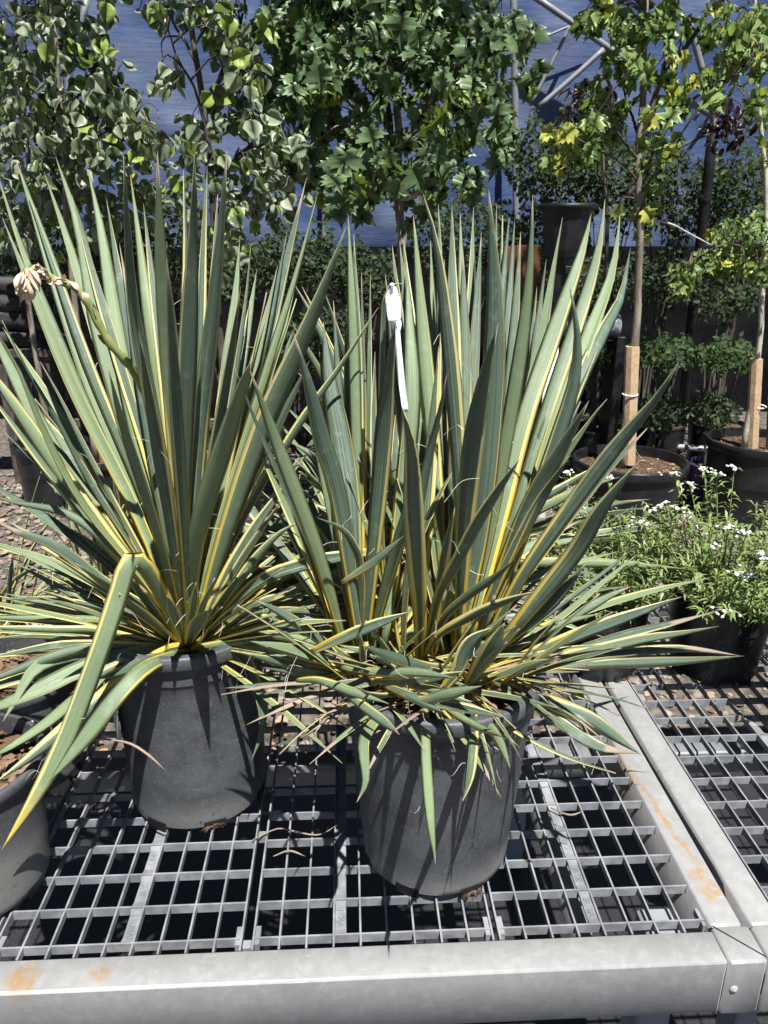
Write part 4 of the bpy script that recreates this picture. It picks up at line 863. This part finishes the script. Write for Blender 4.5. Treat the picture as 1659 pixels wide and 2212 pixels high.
for lab_, Y, tr, brs, bl, sd in ASP:
    f = at(tr[0][0], tr[0][1], Y); t = thing('aspen_tree', lab_, 'tree', (f.x, Y, 0), 'aspens behind the left yucca')
    tree_pot(t, .22, .38); an = limb(t, tr, Y, .018, .009, 'dark_bark' if sd == 4 else 'bark', 'trunk', zfoot=.32)
    for br in brs: an += limb(t, br, Y, .007, .0028, 'dark_bark', dy=random.uniform(-.2, .2))
    crown(t, 'aspen', [(a_, b_, c_, d_, int(n_ * (.9 if b_ > -100 else 1))) for a_, b_, c_, d_, n_ in bl], Y, .32, round(.056 * Y / 3.4, 4), hang=.7, twigs=('dark_bark', an), seed=sd)
# potted maple on the right
Y = 3.75; f = at(1362, 985, Y); rm = thing('young_maple_tree', 'slim maple with yellow-green leaves tied to a tan guard in a big black tub', 'tree', (f.x, Y, 0))
tree_pot(rm, .29, .47)
an = limb(rm, [(1372, 745), (1378, 640), (1384, 500), (1379, 355), (1389, 195), (1394, 0), (1400, -250)], Y, .023, .010, 'bark', 'trunk', zfoot=.40)
for br, r0, r1, mm in (([(1386, 300), (1400, 262), (1432, 167), (1496, 82), (1545, -10), (1600, -140)], .013, .007, 'dark_bark'), ([(1432, 167), (1440, 120), (1452, 80), (1464, 20)], .007, .004, 'dark_bark'), ([(1385, 400), (1432, 291), (1503, 210), (1560, 180), (1659, 114)], .009, .004, 'dark_bark'),
    ([(1384, 420), (1478, 280), (1535, 195)], .006, .003, 'dark_bark'), ([(1378, 345), (1350, 310), (1329, 281), (1280, 250)], .007, .003, 'dark_bark'), ([(1380, 395), (1340, 350), (1283, 320), (1230, 290)], .007, .003, 'dark_bark'), ([(1376, 285), (1365, 250), (1352, 215), (1343, 165)], .007, .004, 'dark_bark'),
    ([(1382, 470), (1446, 483), (1490, 505), (1535, 529)], .006, .003, 'pale_bark'), ([(1382, 430), (1330, 420), (1290, 380)], .005, .003, 'dark_bark')):
    an += limb(rm, br, Y, r0, r1, mm, dy=random.uniform(-.15, .2))
crown(rm, 'young', [(a_, b_, c_, d_, max(3, int(n_ * (.75 if b_ > -100 else 1)))) for a_, b_, c_, d_, n_ in [(1370, 30, 90, 50, 70), (1300, 20, 60, 30, 22), (1440, 70, 50, 70, 30), (1340, 110, 45, 45, 24), (1385, 150, 40, 60, 20), (1290, 190, 40, 30, 12), (1225, 290, 60, 35, 34), (1290, 270, 50, 40, 26), (1330, 240, 30, 40, 12), (1440, 230, 45, 40, 24), (1480, 180, 40, 40, 16), (1430, 300, 50, 30, 20),
     (1410, 350, 30, 22, 9), (1398, 400, 30, 18, 8), (1370, 455, 50, 24, 12), (1395, 500, 22, 30, 6), (1560, 50, 80, 60, 60), (1600, 140, 60, 50, 30), (1530, 170, 45, 35, 16), (1550, 210, 30, 25, 8), (1190, 340, 30, 25, 6), (1260, 320, 40, 22, 10), (1420, -150, 220, 130, 170), (1400, -480, 300, 280, 520), (1630, 60, 40, 60, 20)]], Y, .30, .082, hang=.8, twigs=('dark_bark', an), seed=8)
def guard(tree, u, v0, v1, Y, w=.052, tie=None):
    a, b_ = at(u[0], v0, Y), at(u[1], v1, Y); d = (b_ - a); g_ = MB(); n = 14
    for i in range(n):
        p = a + d * (i / (n - 1)); r = w * .5 * (1 + .02 * math.sin(i * 2.3))
        for k in range(8):
            an_ = math.pi / 8 + k * math.pi / 4; g_.V.append((p.x + r * math.cos(an_) * 1.05, p.y + r * math.sin(an_), p.z))
    g_.F = [(i * 8 + k, i * 8 + (k + 1) % 8, (i + 1) * 8 + (k + 1) % 8, (i + 1) * 8 + k) for i in range(n - 1) for k in range(8)] + [tuple(range((n - 1) * 8, n * 8))]
    g_.build('trunk_guard', 'stake', tree)
    if tie:
        p = at(tie[0], tie[1], Y); tt = MB(); ring = [p + Vector((math.cos(x) * (w * .56), math.sin(x) * (w * .56), .004 * math.sin(x))) for x in np.linspace(0, 6.2832, 17)]
        tt.tube(ring, .0035, 6, False).build('tie', 'white', tree, smooth=True)
guard(rm, (1357, 1366), 1002, 748, Y, .066, (1361, 851))
# tree at the right edge
Y = 4.0; f = at(1630, 1000, Y); et = thing('slender_tree', 'pale-barked young tree in tan trunk guard with leafy low branches, in round tub', 'tree', (f.x, Y, 0))
tree_pot(et, .27, .50)
an = limb(et, [(1637, 780), (1645, 660), (1652, 560), (1654, 400), (1640, 240), (1632, 100), (1630, -150)], Y, .017, .007, 'pale_bark', 'trunk', zfoot=.42)
an += limb(et, [(1650, 600), (1610, 540), (1560, 530), (1480, 570)], Y, .006, .003, 'dark_bark', dy=-.2); an += limb(et, [(1652, 560), (1700, 480), (1740, 400)], Y, .006, .003, 'dark_bark')
crown(et, 'young', [(1600, 500, 70, 40, 60), (1560, 560, 50, 40, 34), (1480, 580, 45, 40, 34), (1630, 560, 50, 60, 50), (1650, 480, 40, 40, 26), (1470, 620, 25, 20, 7), (1640, 230, 40, 60, 22), (1660, 330, 30, 60, 14), (1640, 60, 60, 90, 40), (1640, -150, 120, 120, 90), (1680, -450, 280, 280, 460), (1720, 560, 60, 80, 40)], Y, .26, .068, hang=.7, twigs=('dark_bark', an), seed=9)
guard(et, (1622, 1634), 1010, 775, Y, .062, (1640, 878))
lm = MB(); a = at(1652, 1000, 3.95); b_ = at(1659, 860, 3.95); lm.tube([(a.x + .01, a.y, .42), (b_.x + .01, b_.y, b_.z)], .012, 8).build('support_cane', 'wood', et)
# purple-leaved plum
Y = 5.0; f = at(1310, 700, Y); pt = thing('purple_leaf_tree', 'small tree with dark purple leaves against the blue cover', 'tree', (f.x, Y, 0)); 
an = limb(pt, [(1310, 560), (1306, 400), (1296, 260), (1290, 150)], Y, .02, .006, 'dark_bark', 'trunk', zfoot=0); an += limb(pt, [(1308, 470), (1450, 330), (1570, 270), (1620, 190)], Y, .014, .004, 'dark_bark')
crown(pt, 'purple', [(1275, 210, 55, 45, 90), (1240, 240, 30, 20, 14), (1300, 250, 45, 30, 30), (1585, 265, 60, 40, 50), (1570, 300, 40, 30, 16), (1560, 230, 30, 40, 14)], Y, .2, .075, limit=150, hang=.5, twigs=('dark_bark', an), seed=10)

# ================================================================== hoop house wall behind the trees
hh = thing('hoop_house', 'arched hoop house covered in wrinkled blue woven sheet over galvanised pipes', 'greenhouse', (0, 7, 0))
V = []; F = []; NX, NZ = 80, 36
prof = [(6.95, .0), (6.95, .9), (6.96, 1.4)] ; rows = []
for j in range(NZ + 1):
    s = j / NZ * 5.2; z = 1.42 + s if s < 2.3 else 1.42 + 2.3 + 2.4 * math.sin((s - 2.3) / 2.4); y = 6.95 if s < 2.3 else 6.95 + 2.4 * (1 - math.cos((s - 2.3) / 2.4))
    for i in range(NX + 1):
        x = -5.5 + 11 * i / NX; w = .03 * math.sin(x * 5 + z * 9) * math.sin(z * 4 + 1.3) + .015 * math.sin(x * 2.2 - z * 21) + random.gauss(0, .004); V.append((x, y + w, z + .01 * math.sin(x * 3)))
F = [(j * (NX + 1) + i, j * (NX + 1) + i + 1, (j + 1) * (NX + 1) + i + 1, (j + 1) * (NX + 1) + i) for j in range(NZ) for i in range(NX)]
mesh_obj('cover', V, F, 'cover', hh)
V = []; 
for j in range(7):
    for i in range(NX + 1): x = -5.5 + 11 * i / NX; V.append((x, 6.90 + .03 * math.sin(x * 7) * math.sin(j) + (.0), 1.46 * j / 6))
mesh_obj('shade_skirt', V, [(j * (NX + 1) + i, j * (NX + 1) + i + 1, (j + 1) * (NX + 1) + i + 1, (j + 1) * (NX + 1) + i) for j in range(6) for i in range(NX)], 'shade_skirt', hh)  # dark sheet put where shade lies below the cover
def pipe(pts, y, r, m='pipe', name='pipe', par=hh):
    return MB().tube(spline([at(u, v, y) for u, v in pts], 10), r * .8, 10).build(name, m, par, smooth=True)
pipe([(1118, 560), (1114, 380), (1112, 150), (1108, -60)], 6.72, .035)
pipe([(1150, -10), (1258, 64), (1340, 121), (1432, 181), (1530, 246)], 6.70, .030)
pipe([(1237, 46), (1195, 130), (1148, 224)], 6.78, .018); pipe([(1304, 107), (1240, 165), (1165, 230)], 6.66, .026); pipe([(1118, 160), (1151, 206)], 6.68, .018)
pipe([(1486, 40), (1521, 167), (1540, 250), (1545, 420)], 6.6, .032); pipe([(190, -10), (172, 70), (150, 150), (146, 430)], 6.7, .030); pipe([(700, 560), (704, 300), (700, -50)], 6.75, .03)
pipe([(1290, 30), (1110, 110)], 6.8, .012); pipe([(1620, 60), (1560, 160), (1500, 260)], 6.75, .016)

# ================================================================== things among and behind the trees
def shrub(name, label, cat, u, v, Y, ru, rv_, n, size, m, group=None, trunk=None, seed=0, pot=None):
    rng = random.Random(seed + 50); f = at(u, v, Y); t = thing(name, label, cat, (f.x, Y, 0), group); mb = MB()
    for _ in range(n):
        while True:
            a, b_, c = rng.uniform(-1, 1), rng.uniform(-1, 1), rng.uniform(-1, 1)
            if a * a + b_ * b_ + c * c < 1: break
        b_ = b_ * (.85 + .25 * math.sin(a * 9 + seed)); p = at(u + a * ru, v + b_ * rv_, Y + c * .35); m4 = leaf_matrix(p, size, .3, rng=rng)
        mb.add([m4 @ Vector(q) for q in ((0, 0, 0), (.3, .35, .08), (.2, .75, .05), (0, 1, -.05), (-.2, .75, .05), (-.3, .35, .08))], [(0, 1, 2, 3), (0, 3, 4, 5)])
    stuff(mb.build('foliage', m, t, smooth=True))
    zt = f.z; tw = MB()
    for k in range(5):
        e = at(u + rng.uniform(-.7, .7) * ru, v + rng.uniform(-.7, .2) * rv_, Y); tw.tube(spline([(f.x + rng.gauss(0, .03), Y, (pot or 0) * .8), (f.x + (e.x - f.x) * .3, Y, (e.z) * .5), e], 6), [.012, .010, .009, .008, .006, .004, .003], 5)
    tw.build('stems', 'dark_bark', t, smooth=True)
    if pot: make_pot_parts(t, pot * .42, pot * .52, pot, 'purple_pot' if 'purple' in label else 'pot_clean', notches=False, chips=0, n=32)
    return t
BG = [(1210, 360, 5.9, 120, 140, 1000), (1330, 380, 6.1, 110, 130, 800), (1470, 420, 5.9, 130, 130, 900), (1620, 420, 5.8, 110, 150, 900), (640, 560, 5.6, 130, 90, 600), (320, 520, 5.6, 160, 90, 700), (80, 560, 5.7, 150, 90, 600), (1000, 500, 5.9, 130, 110, 700), (780, 600, 5.8, 90, 90, 420), (1180, 520, 6.2, 100, 90, 500), (470, 600, 5.9, 120, 80, 420), (1260, 610, 5.6, 90, 70, 380), (1420, 600, 5.7, 90, 70, 380), (1560, 640, 5.7, 90, 60, 380), (330, 690, 5.5, 150, 80, 500), (690, 720, 5.4, 120, 80, 480), (30, 480, 5.9, 120, 70, 300)]
WH = ['by the leaning galvanised pipe', 'behind the black post', 'beyond the young maple', 'at the end of the shaded row', 'between aspen and maple', 'under the tall aspen', 'beside the stacked logs', 'in front of the brown boards', 'under the dark maple', 'beside the brown boards', 'among the aspen stems', 'above the clear film roll', 'beside the slanting black pole', 'under the pale-barked young tree', 'below the flower stalk', 'between the two big yuccas', 'over the topmost log']
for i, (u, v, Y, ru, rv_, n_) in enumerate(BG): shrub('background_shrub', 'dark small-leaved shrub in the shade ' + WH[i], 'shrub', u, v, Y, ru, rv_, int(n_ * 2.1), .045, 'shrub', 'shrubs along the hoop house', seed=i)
HG = [(1310, 755, 4.9, 60, 40, 360, 'green plant in black tub between yucca and the young maple'), (1440, 760, 5.0, 70, 46, 480, 'green plant behind the tan trunk guard of the young maple'), (1570, 765, 5.0, 70, 46, 480, 'green plant between the two tan trunk guards')]
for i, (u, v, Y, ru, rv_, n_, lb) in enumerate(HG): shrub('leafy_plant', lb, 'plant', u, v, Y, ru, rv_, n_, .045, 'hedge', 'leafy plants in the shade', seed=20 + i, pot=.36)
PP = [(1425, 890, 4.55, 60, 48, 330, 'dark leafy plant in purple pot behind the young maple tub'), (1545, 885, 4.45, 60, 46, 330, 'dark leafy plant in purple pot beside the right edge tree')]
for i, (u, v, Y, ru, rv_, n_, lb) in enumerate(PP): shrub('purple_potted_plant', lb, 'plant', u, v, Y, ru, rv_, n_, .045, 'shrub', 'plants in purple pots', seed=30 + i, pot=.24)
# black post with flared head on a white pipe
Y = 2.9; f = at(1208, 700, Y); ps = thing('black_post', 'black plastic stand with flared hollow head on white pipe behind the front yucca', 'post', (f.x, Y, 0))
def oct_(prof, name, m, n=10, smooth=False):
    mb = MB()
    for j, (r, z) in enumerate(prof):
        for k in range(n): a = 2 * math.pi * (k + .5) / n; mb.V.append((f.x + r * math.cos(a), Y + r * math.sin(a), z))
    mb.F = [(j * n + k, j * n + (k + 1) % n, (j + 1) * n + (k + 1) % n, (j + 1) * n + k) for j in range(len(prof) - 1) for k in range(n)] + [tuple(range((len(prof) - 1) * n, len(prof) * n)), tuple(range(n - 1, -1, -1))]
    o = mb.build(name, m, ps); return o
zt = at(1208, 440, Y).z; zs = at(1208, 555, Y).z; zb = at(1208, 690, Y).z
MB().lathe([(.088, zt - .022), (.101, zt - .020), (.104, zt - .006), (.098, zt), (.02, zt + .002)], 40, (f.x, Y, 0)).build('rim', 'black', ps, smooth=True)
oct_([(.070, zs), (.074, zs + .02), (.090, zt - .021)], 'head', 'black', 12); oct_([(.050, zb), (.052, zs - .06), (.069, zs - .001)], 'neck', 'black', 12)
MB().box((f.x - .012, Y - .070, zs - .055), (f.x + .012, Y - .050, zs - .03), .002).build('catch', 'black', ps)
MB().tube([(f.x - .02, Y, 0), (f.x - .02, Y, zb + .01)], .024, 14).build('white_pipe', 'white', ps, smooth=True)
MB().lathe([(.030, zb - .05), (.036, zb - .048), (.036, zb - .006), (.030, zb - .003)], 20, (f.x - .02, Y, 0)).build('collar', 'white', ps, smooth=True)
# brown boards behind the front yucca
Y = 5.0; wb = thing('board_stack', 'brown stained board screen with ledge behind the front yucca', 'boards', tuple(on(1080, 760) * 1)); wb.location = (at(1080, 600, Y).x, Y, 0)
x0, x1 = at(1085, 600, Y).x, at(1166, 600, Y).x; zt, zl = at(1080, 530, Y).z, at(1080, 652, Y).z
for i in range(3): MB().box((x0 + (x1 - x0) * i / 3, Y, 0), (x0 + (x1 - x0) * (i + .96) / 3, Y + .025, zt + random.uniform(-.01, .01)), .002).build('board', 'wood', wb)
MB().box((x0 - .02, Y - .06, zl - .025), (x1 + .01, Y - .002, zl), .003).build('ledge', 'wood', wb)
# rolls of clear film, black pole, grey hose, logs, loose pots
for (ua, va, ub, vb, Y, r, lb) in ((1175, 702, 1335, 706, 4.7, .062, 'roll of clear plastic film lying behind the black post'),):
    a, b_ = at(ua, va, Y), at(ub, vb, Y); a.z = b_.z = (a.z + b_.z) / 2; c = (a + b_) / 2; t = thing('film_roll', lb, 'plastic roll', (c.x, Y, c.z - r))
    Q = spline([a, c, b_], 12); MB().tube(Q, [r * random.uniform(.9, 1.08) for _ in Q], 14).build('film', 'film', t, smooth=True)
    for x in (a.x, b_.x): MB().box((x - .03, Y - .10, 0), (x + .03, Y + .10, a.z - r + .006), .004).build('trestle_leg', 'black', t)
bp = thing('black_pole', 'slanting black steel pole between the two potted trees', 'pole', tuple(on(1466, 965)))
yy = on(1466, 965).y; MB().tube([at(1466, 965, yy), at(1500, 640, yy - .1), at(1530, 380, yy - .2), at(1548, 200, yy - .25)], .035, 10).build('tube', 'black', bp, smooth=True)
a = at(1522, 430, yy - .17); MB().lathe([(.0355, -.03), (.045, -.028), (.045, .028), (.0355, .03)], 14, tuple(a)).build('clamp', 'black', bp, smooth=True)
hz = thing('grey_hose', 'grey plastic pipe lying across the ground behind the tree tubs', 'pipe', tuple(on(1460, 965)))
MB().tube(spline([on(1280, 950, .22), on(1340, 955, .22), on(1460, 965, .22), on(1585, 974, .22)], 14), .020, 10).build('tube', 'leg', hz, smooth=True)
for p in (on(1300, 952, .2), on(1570, 972, .2)): MB().box((p.x - .025, p.y - .025, 0), (p.x + .025, p.y + .025, .205), .002).build('block', 'black', hz)
for i, (v, u0, u1) in enumerate(((730, -120, 130), (690, -140, 150), (652, -120, 110), (615, -100, 60))):
    a, b_ = at(u0, v, 5.0), at(u1, v + 8, 5.05); r = .062; t = thing('log', ('lowest weathered log', 'second weathered log', 'third weathered log', 'topmost weathered log')[i] + ' of the pile behind the left yucca', 'log', (a.x, 5.0, a.z - r), 'stacked logs')
    Q = spline([a, (a + b_) / 2 + Vector((0, 0, .01)), b_], 12); MB().tube(Q, [r * random.uniform(.86, 1.06) for _ in Q], 12).build('bark', 'log', t, smooth=True)
t = thing('log_rack', 'dark timber rack under the weathered logs', 'rack', (at(0, 800, 5.0).x, 5.0, 0)); zz = at(0, 730, 5.0).z - .064
MB().box((at(-120, 800, 5).x, 4.93, zz - .05), (at(125, 800, 5).x, 5.12, zz), .004).build('shelf', 'dark_bark', t)
for u in (-100, 10, 110): MB().box((at(u, 800, 5).x - .03, 4.95, 0), (at(u, 800, 5).x + .03, 5.1, zz - .051), .004).build('leg', 'dark_bark', t)
for i, (u, v, r, h, lb) in enumerate(((215, 940, .16, .3, 'black pot half hidden behind upright yucca blades'), (650, 960, .16, .32, 'black pot on the dirt between the two yuccas'), (560, 930, .16, .3, 'black pot in shade under the tall aspen'), (750, 930, .17, .32, 'black pot standing beside the dark maple tub'))):
    p = on(u, v); t = thing('nursery_pot', lb, 'pot', (p.x, p.y, 0), 'empty nursery pots on the dirt'); make_pot_parts(t, r * .82, r, h, 'pot_clean', soil=.08, lip=.03, notches=False, chips=0, n=36)

# ================================================================== pots on the benches
def bench_pot(name, label, cat, x, y, rb, rt, h, m='pot', **kw):
    t = thing(name, label, cat, (x, y, ZB)); make_pot_parts(t, rb, rt, h, m, **kw); return t
p1 = bench_pot('soil_pot', 'dirty black pot filled with soil at the bench edge beside the flowering yucca', 'pot', -.530, .865, .097, .115, .20, 'pot_grey', soil=.03, chips=500, wob=.01)
p2 = bench_pot('soil_pot', 'black pot of soil with white care label behind the dirty pot', 'pot', -.550, 1.105, .09, .115, .20, 'pot', soil=.03, chips=400)
lb = MB(); lb.box((.045, -.1052, .10), (.072, -.1022, .165)); 
q = lb.build('care_label', 'white', p2, local=True)
def narrow_plant(label, x, y, r, h, n, L, seed):
    t = bench_pot('narrow_leaved_plant', label, 'plant', x, y, r * .8, r, h, 'pot_clean', notches=False, chips=40, n=36); rng = random.Random(seed)
    for k in range(n):
        az = rng.uniform(0, 6.28); el = R(rng.uniform(30, 85)); l = L * rng.uniform(.5, 1.1); D = Vector((math.cos(az) * math.cos(el), math.sin(az) * math.cos(el), math.sin(el)))
        b0 = Vector((x + rng.gauss(0, r * .3), y + rng.gauss(0, r * .3), ZB + h - .03)); blade(t, [b0 + D * (l * i / 4) + Vector((0, 0, -l * .5 * (i / 4) ** 2 * math.cos(el) * 1.6)) for i in range(5)], rng.uniform(.004, .010), side=D.cross(Vector((0, 0, 1))), seg=8, yel=rng.choice((0, .2, .5)), dry=rng.choice((0, .3, .8)), twist=rng.gauss(0, .5))
narrow_plant('thin striped grassy plant in small pot at the back left of the bench', -.50, 1.48, .075, .14, 60, .40, 1)
narrow_plant('thin striped grassy plant in small pot further left along the bench', -.70, 1.36, .075, .14, 60, .42, 2)
narrow_plant('thin striped grassy plant in small pot beside the back rail', -.37, 1.55, .07, .13, 40, .34, 3)
for i, (x, y, lb_) in enumerate(((-.62, 1.57, 'white plastic tray near the back rail behind the grassy plants'), (-.74, 1.22, 'white plastic tray against the pot with care label'))):
    t = thing('plastic_tray', lb_, 'tray', (x, y, ZB), 'white plastic trays'); q = MB(); w, d_, hh_ = .09, .06, .05
    q.box((x - w, y - d_, ZB + .001), (x + w, y + d_, ZB + .004)); q.build('base', 'white', t)
    for (a, c) in (((-w, -d_), (w, -d_ + .003)), ((-w, d_ - .003), (w, d_)), ((-w, -d_ + .0031), (-w + .003, d_ - .0031)), ((w - .003, -d_ + .0031), (w, d_ - .0031)), ((-.0015, -d_ + .0031), (.0015, d_ - .0031))):
        MB().box((x + a[0], y + a[1], ZB + .0042), (x + c[0], y + c[1], ZB + hh_)).build('wall', 'white', t)

# white-flowering plants
def flowering(label, x, y, rb, rt, h, nst, spread, heads, seed):
    t = bench_pot('white_flowering_plant', label, 'plant', x, y, rb, rt, h, 'pot_clean', notches=True, chips=40); rng = random.Random(seed); fo = MB(); stm = MB(); c = Vector((x, y, ZB + h - .03)); ends = []
    for k in range(nst):
        az = rng.uniform(0, 6.28); r = spread * rng.random() ** .6; hh_ = rng.uniform(.08, .20) * (1.1 - .3 * r / spread); e = c + Vector((math.cos(az) * r, math.sin(az) * r, hh_)); b0 = c + Vector((math.cos(az), math.sin(az), 0)) * (rng.random() * rt * .8)
        P = spline([b0, (b0 * .6 + e * .4) + Vector((math.cos(az) * r * .15, math.sin(az) * r * .15, .0)), e], 8); stm.tube(P, [.0016 - .0001 * i for i in range(9)], 4, False); ends.append(P)
    for (u, v, z) in heads:
        e = on(u, v, z); az = rng.uniform(0, 6.28); b0 = c + Vector(((e.x - x) * .3, (e.y - y) * .3, 0)); P = spline([b0, b0 * .5 + e * .5 + Vector((0, 0, .02)), e], 10); stm.tube(P, [.0018 - .00008 * i for i in range(11)], 4, False); ends.append(P)
        hd = MB()
        for j in range(rng.randint(4, 9)):
            o = e + Vector((rng.gauss(0, .0085), rng.gauss(0, .0085), rng.uniform(-.005, .005))); nrm = Vector((rng.gauss(0, .3), rng.gauss(-.2, .3), 1)).normalized(); s1 = nrm.orthogonal().normalized(); s2 = nrm.cross(s1); rr = rng.uniform(.0032, .0058); m_ = 8
            V = [o + nrm * .0012] + [o + (s1 * math.cos(6.2832 * i / m_) + s2 * math.sin(6.2832 * i / m_)) * rr * (1 if i % 2 else .72) + nrm * rng.uniform(-.001, .001) for i in range(m_)] + [o - nrm * .003]
            hd.add(V, [(0, 1 + i, 1 + (i + 1) % m_) for i in range(m_)] + [(m_ + 1, 1 + (i + 1) % m_, 1 + i) for i in range(m_)])
        hd.build('flower_head', 'petal', t, smooth=True)
    for P in ends:
        for i in range(1, len(P)):
            for _ in range(6):
                p = P[i - 1].lerp(P[i], rng.random()); d = Vector((rng.gauss(0, 1), rng.gauss(0, 1), rng.gauss(.5, .5))).normalized(); s = d.cross(Vector((0, 0, 1)))
                if s.length < .1: continue
                s.normalize(); l = rng.uniform(.014, .034); w = rng.uniform(.0018, .0032); nn = s.cross(d)
                fo.add([p, p + d * l * .5 + s * w + nn * .002, p + d * l - Vector((0, 0, l * .25)), p + d * l * .5 - s * w + nn * .002], [(0, 1, 2, 3)])
    stuff(stm.build('stems', 'stem', t, smooth=True)); stuff(fo.build('foliage', 'yarrow', t, smooth=True))
flowering('white-flowered bushy plant in black pot on the rail joint behind the front yucca', .515, 1.388, .075, .098, .175, 60, .19, [(1250, 1100, 1.05), (1190, 1040, 1.05), (1260, 1030, 1.05), (1318, 1030, 1.06), (1230, 1020, 1.05)], 1)
flowering('white-flowered bushy plant in black pot with a trailing stem, on the second bench', .752, 1.372, .085, .110, .185, 84, .23, [(1415, 1098, 1.08), (1440, 1090, 1.08), (1462, 1096, 1.08), (1478, 1100, 1.08), (1384, 1130, 1.06), (1395, 1128, 1.06), (1455, 1022, 1.12), (1490, 1046, 1.12), (1520, 1010, 1.13), (1548, 1022, 1.13), (1586, 1012, 1.13), (1510, 1145, 1.02), (1572, 1138, 1.05), (1588, 1140, 1.05), (1615, 1148, 1.05), (1534, 1178, 1.02), (1500, 1115, 1.04), (1602, 1235, 1.0), (1618, 1240, 1.0), (1572, 1326, .93), (1578, 1328, .93)], 2)
flowering('white-flowered plant in tall black pot at the outer end of the second bench', .865, 1.16, .085, .105, .21, 44, .15, [(1655, 1195, 1.05), (1650, 1200, 1.05), (1664, 1210, 1.04)], 3)

# bits of dead leaf and straw lying on the grating
for i, (pts, w, lb_) in enumerate((([(545, 1815), (600, 1790), (640, 1797), (690, 1803), (735, 1778)], 5, 'long curled straw lying on the grating between the two big pots'), ([(590, 1850), (625, 1838), (660, 1850)], 6, 'short dry leaf curl on the grating beside the dusty pot'), ([(1190, 1745), (1230, 1760), (1262, 1752)], 6, 'dry yellow leaf scrap on the grating by the side rail'))):
    P = [on(u, v, ZB + .004 + .006 * math.sin(k * 2.1) ** 2) for k, (u, v) in enumerate(pts)]
    Q = spline(P, 14); t = thing('dead_leaf', lb_, 'dead leaf', tuple(Q[0]))
    blade(t, P, w / FPX, dry=5, seg=14, tip=.3, cup=.5, side=(0, 1, .4))
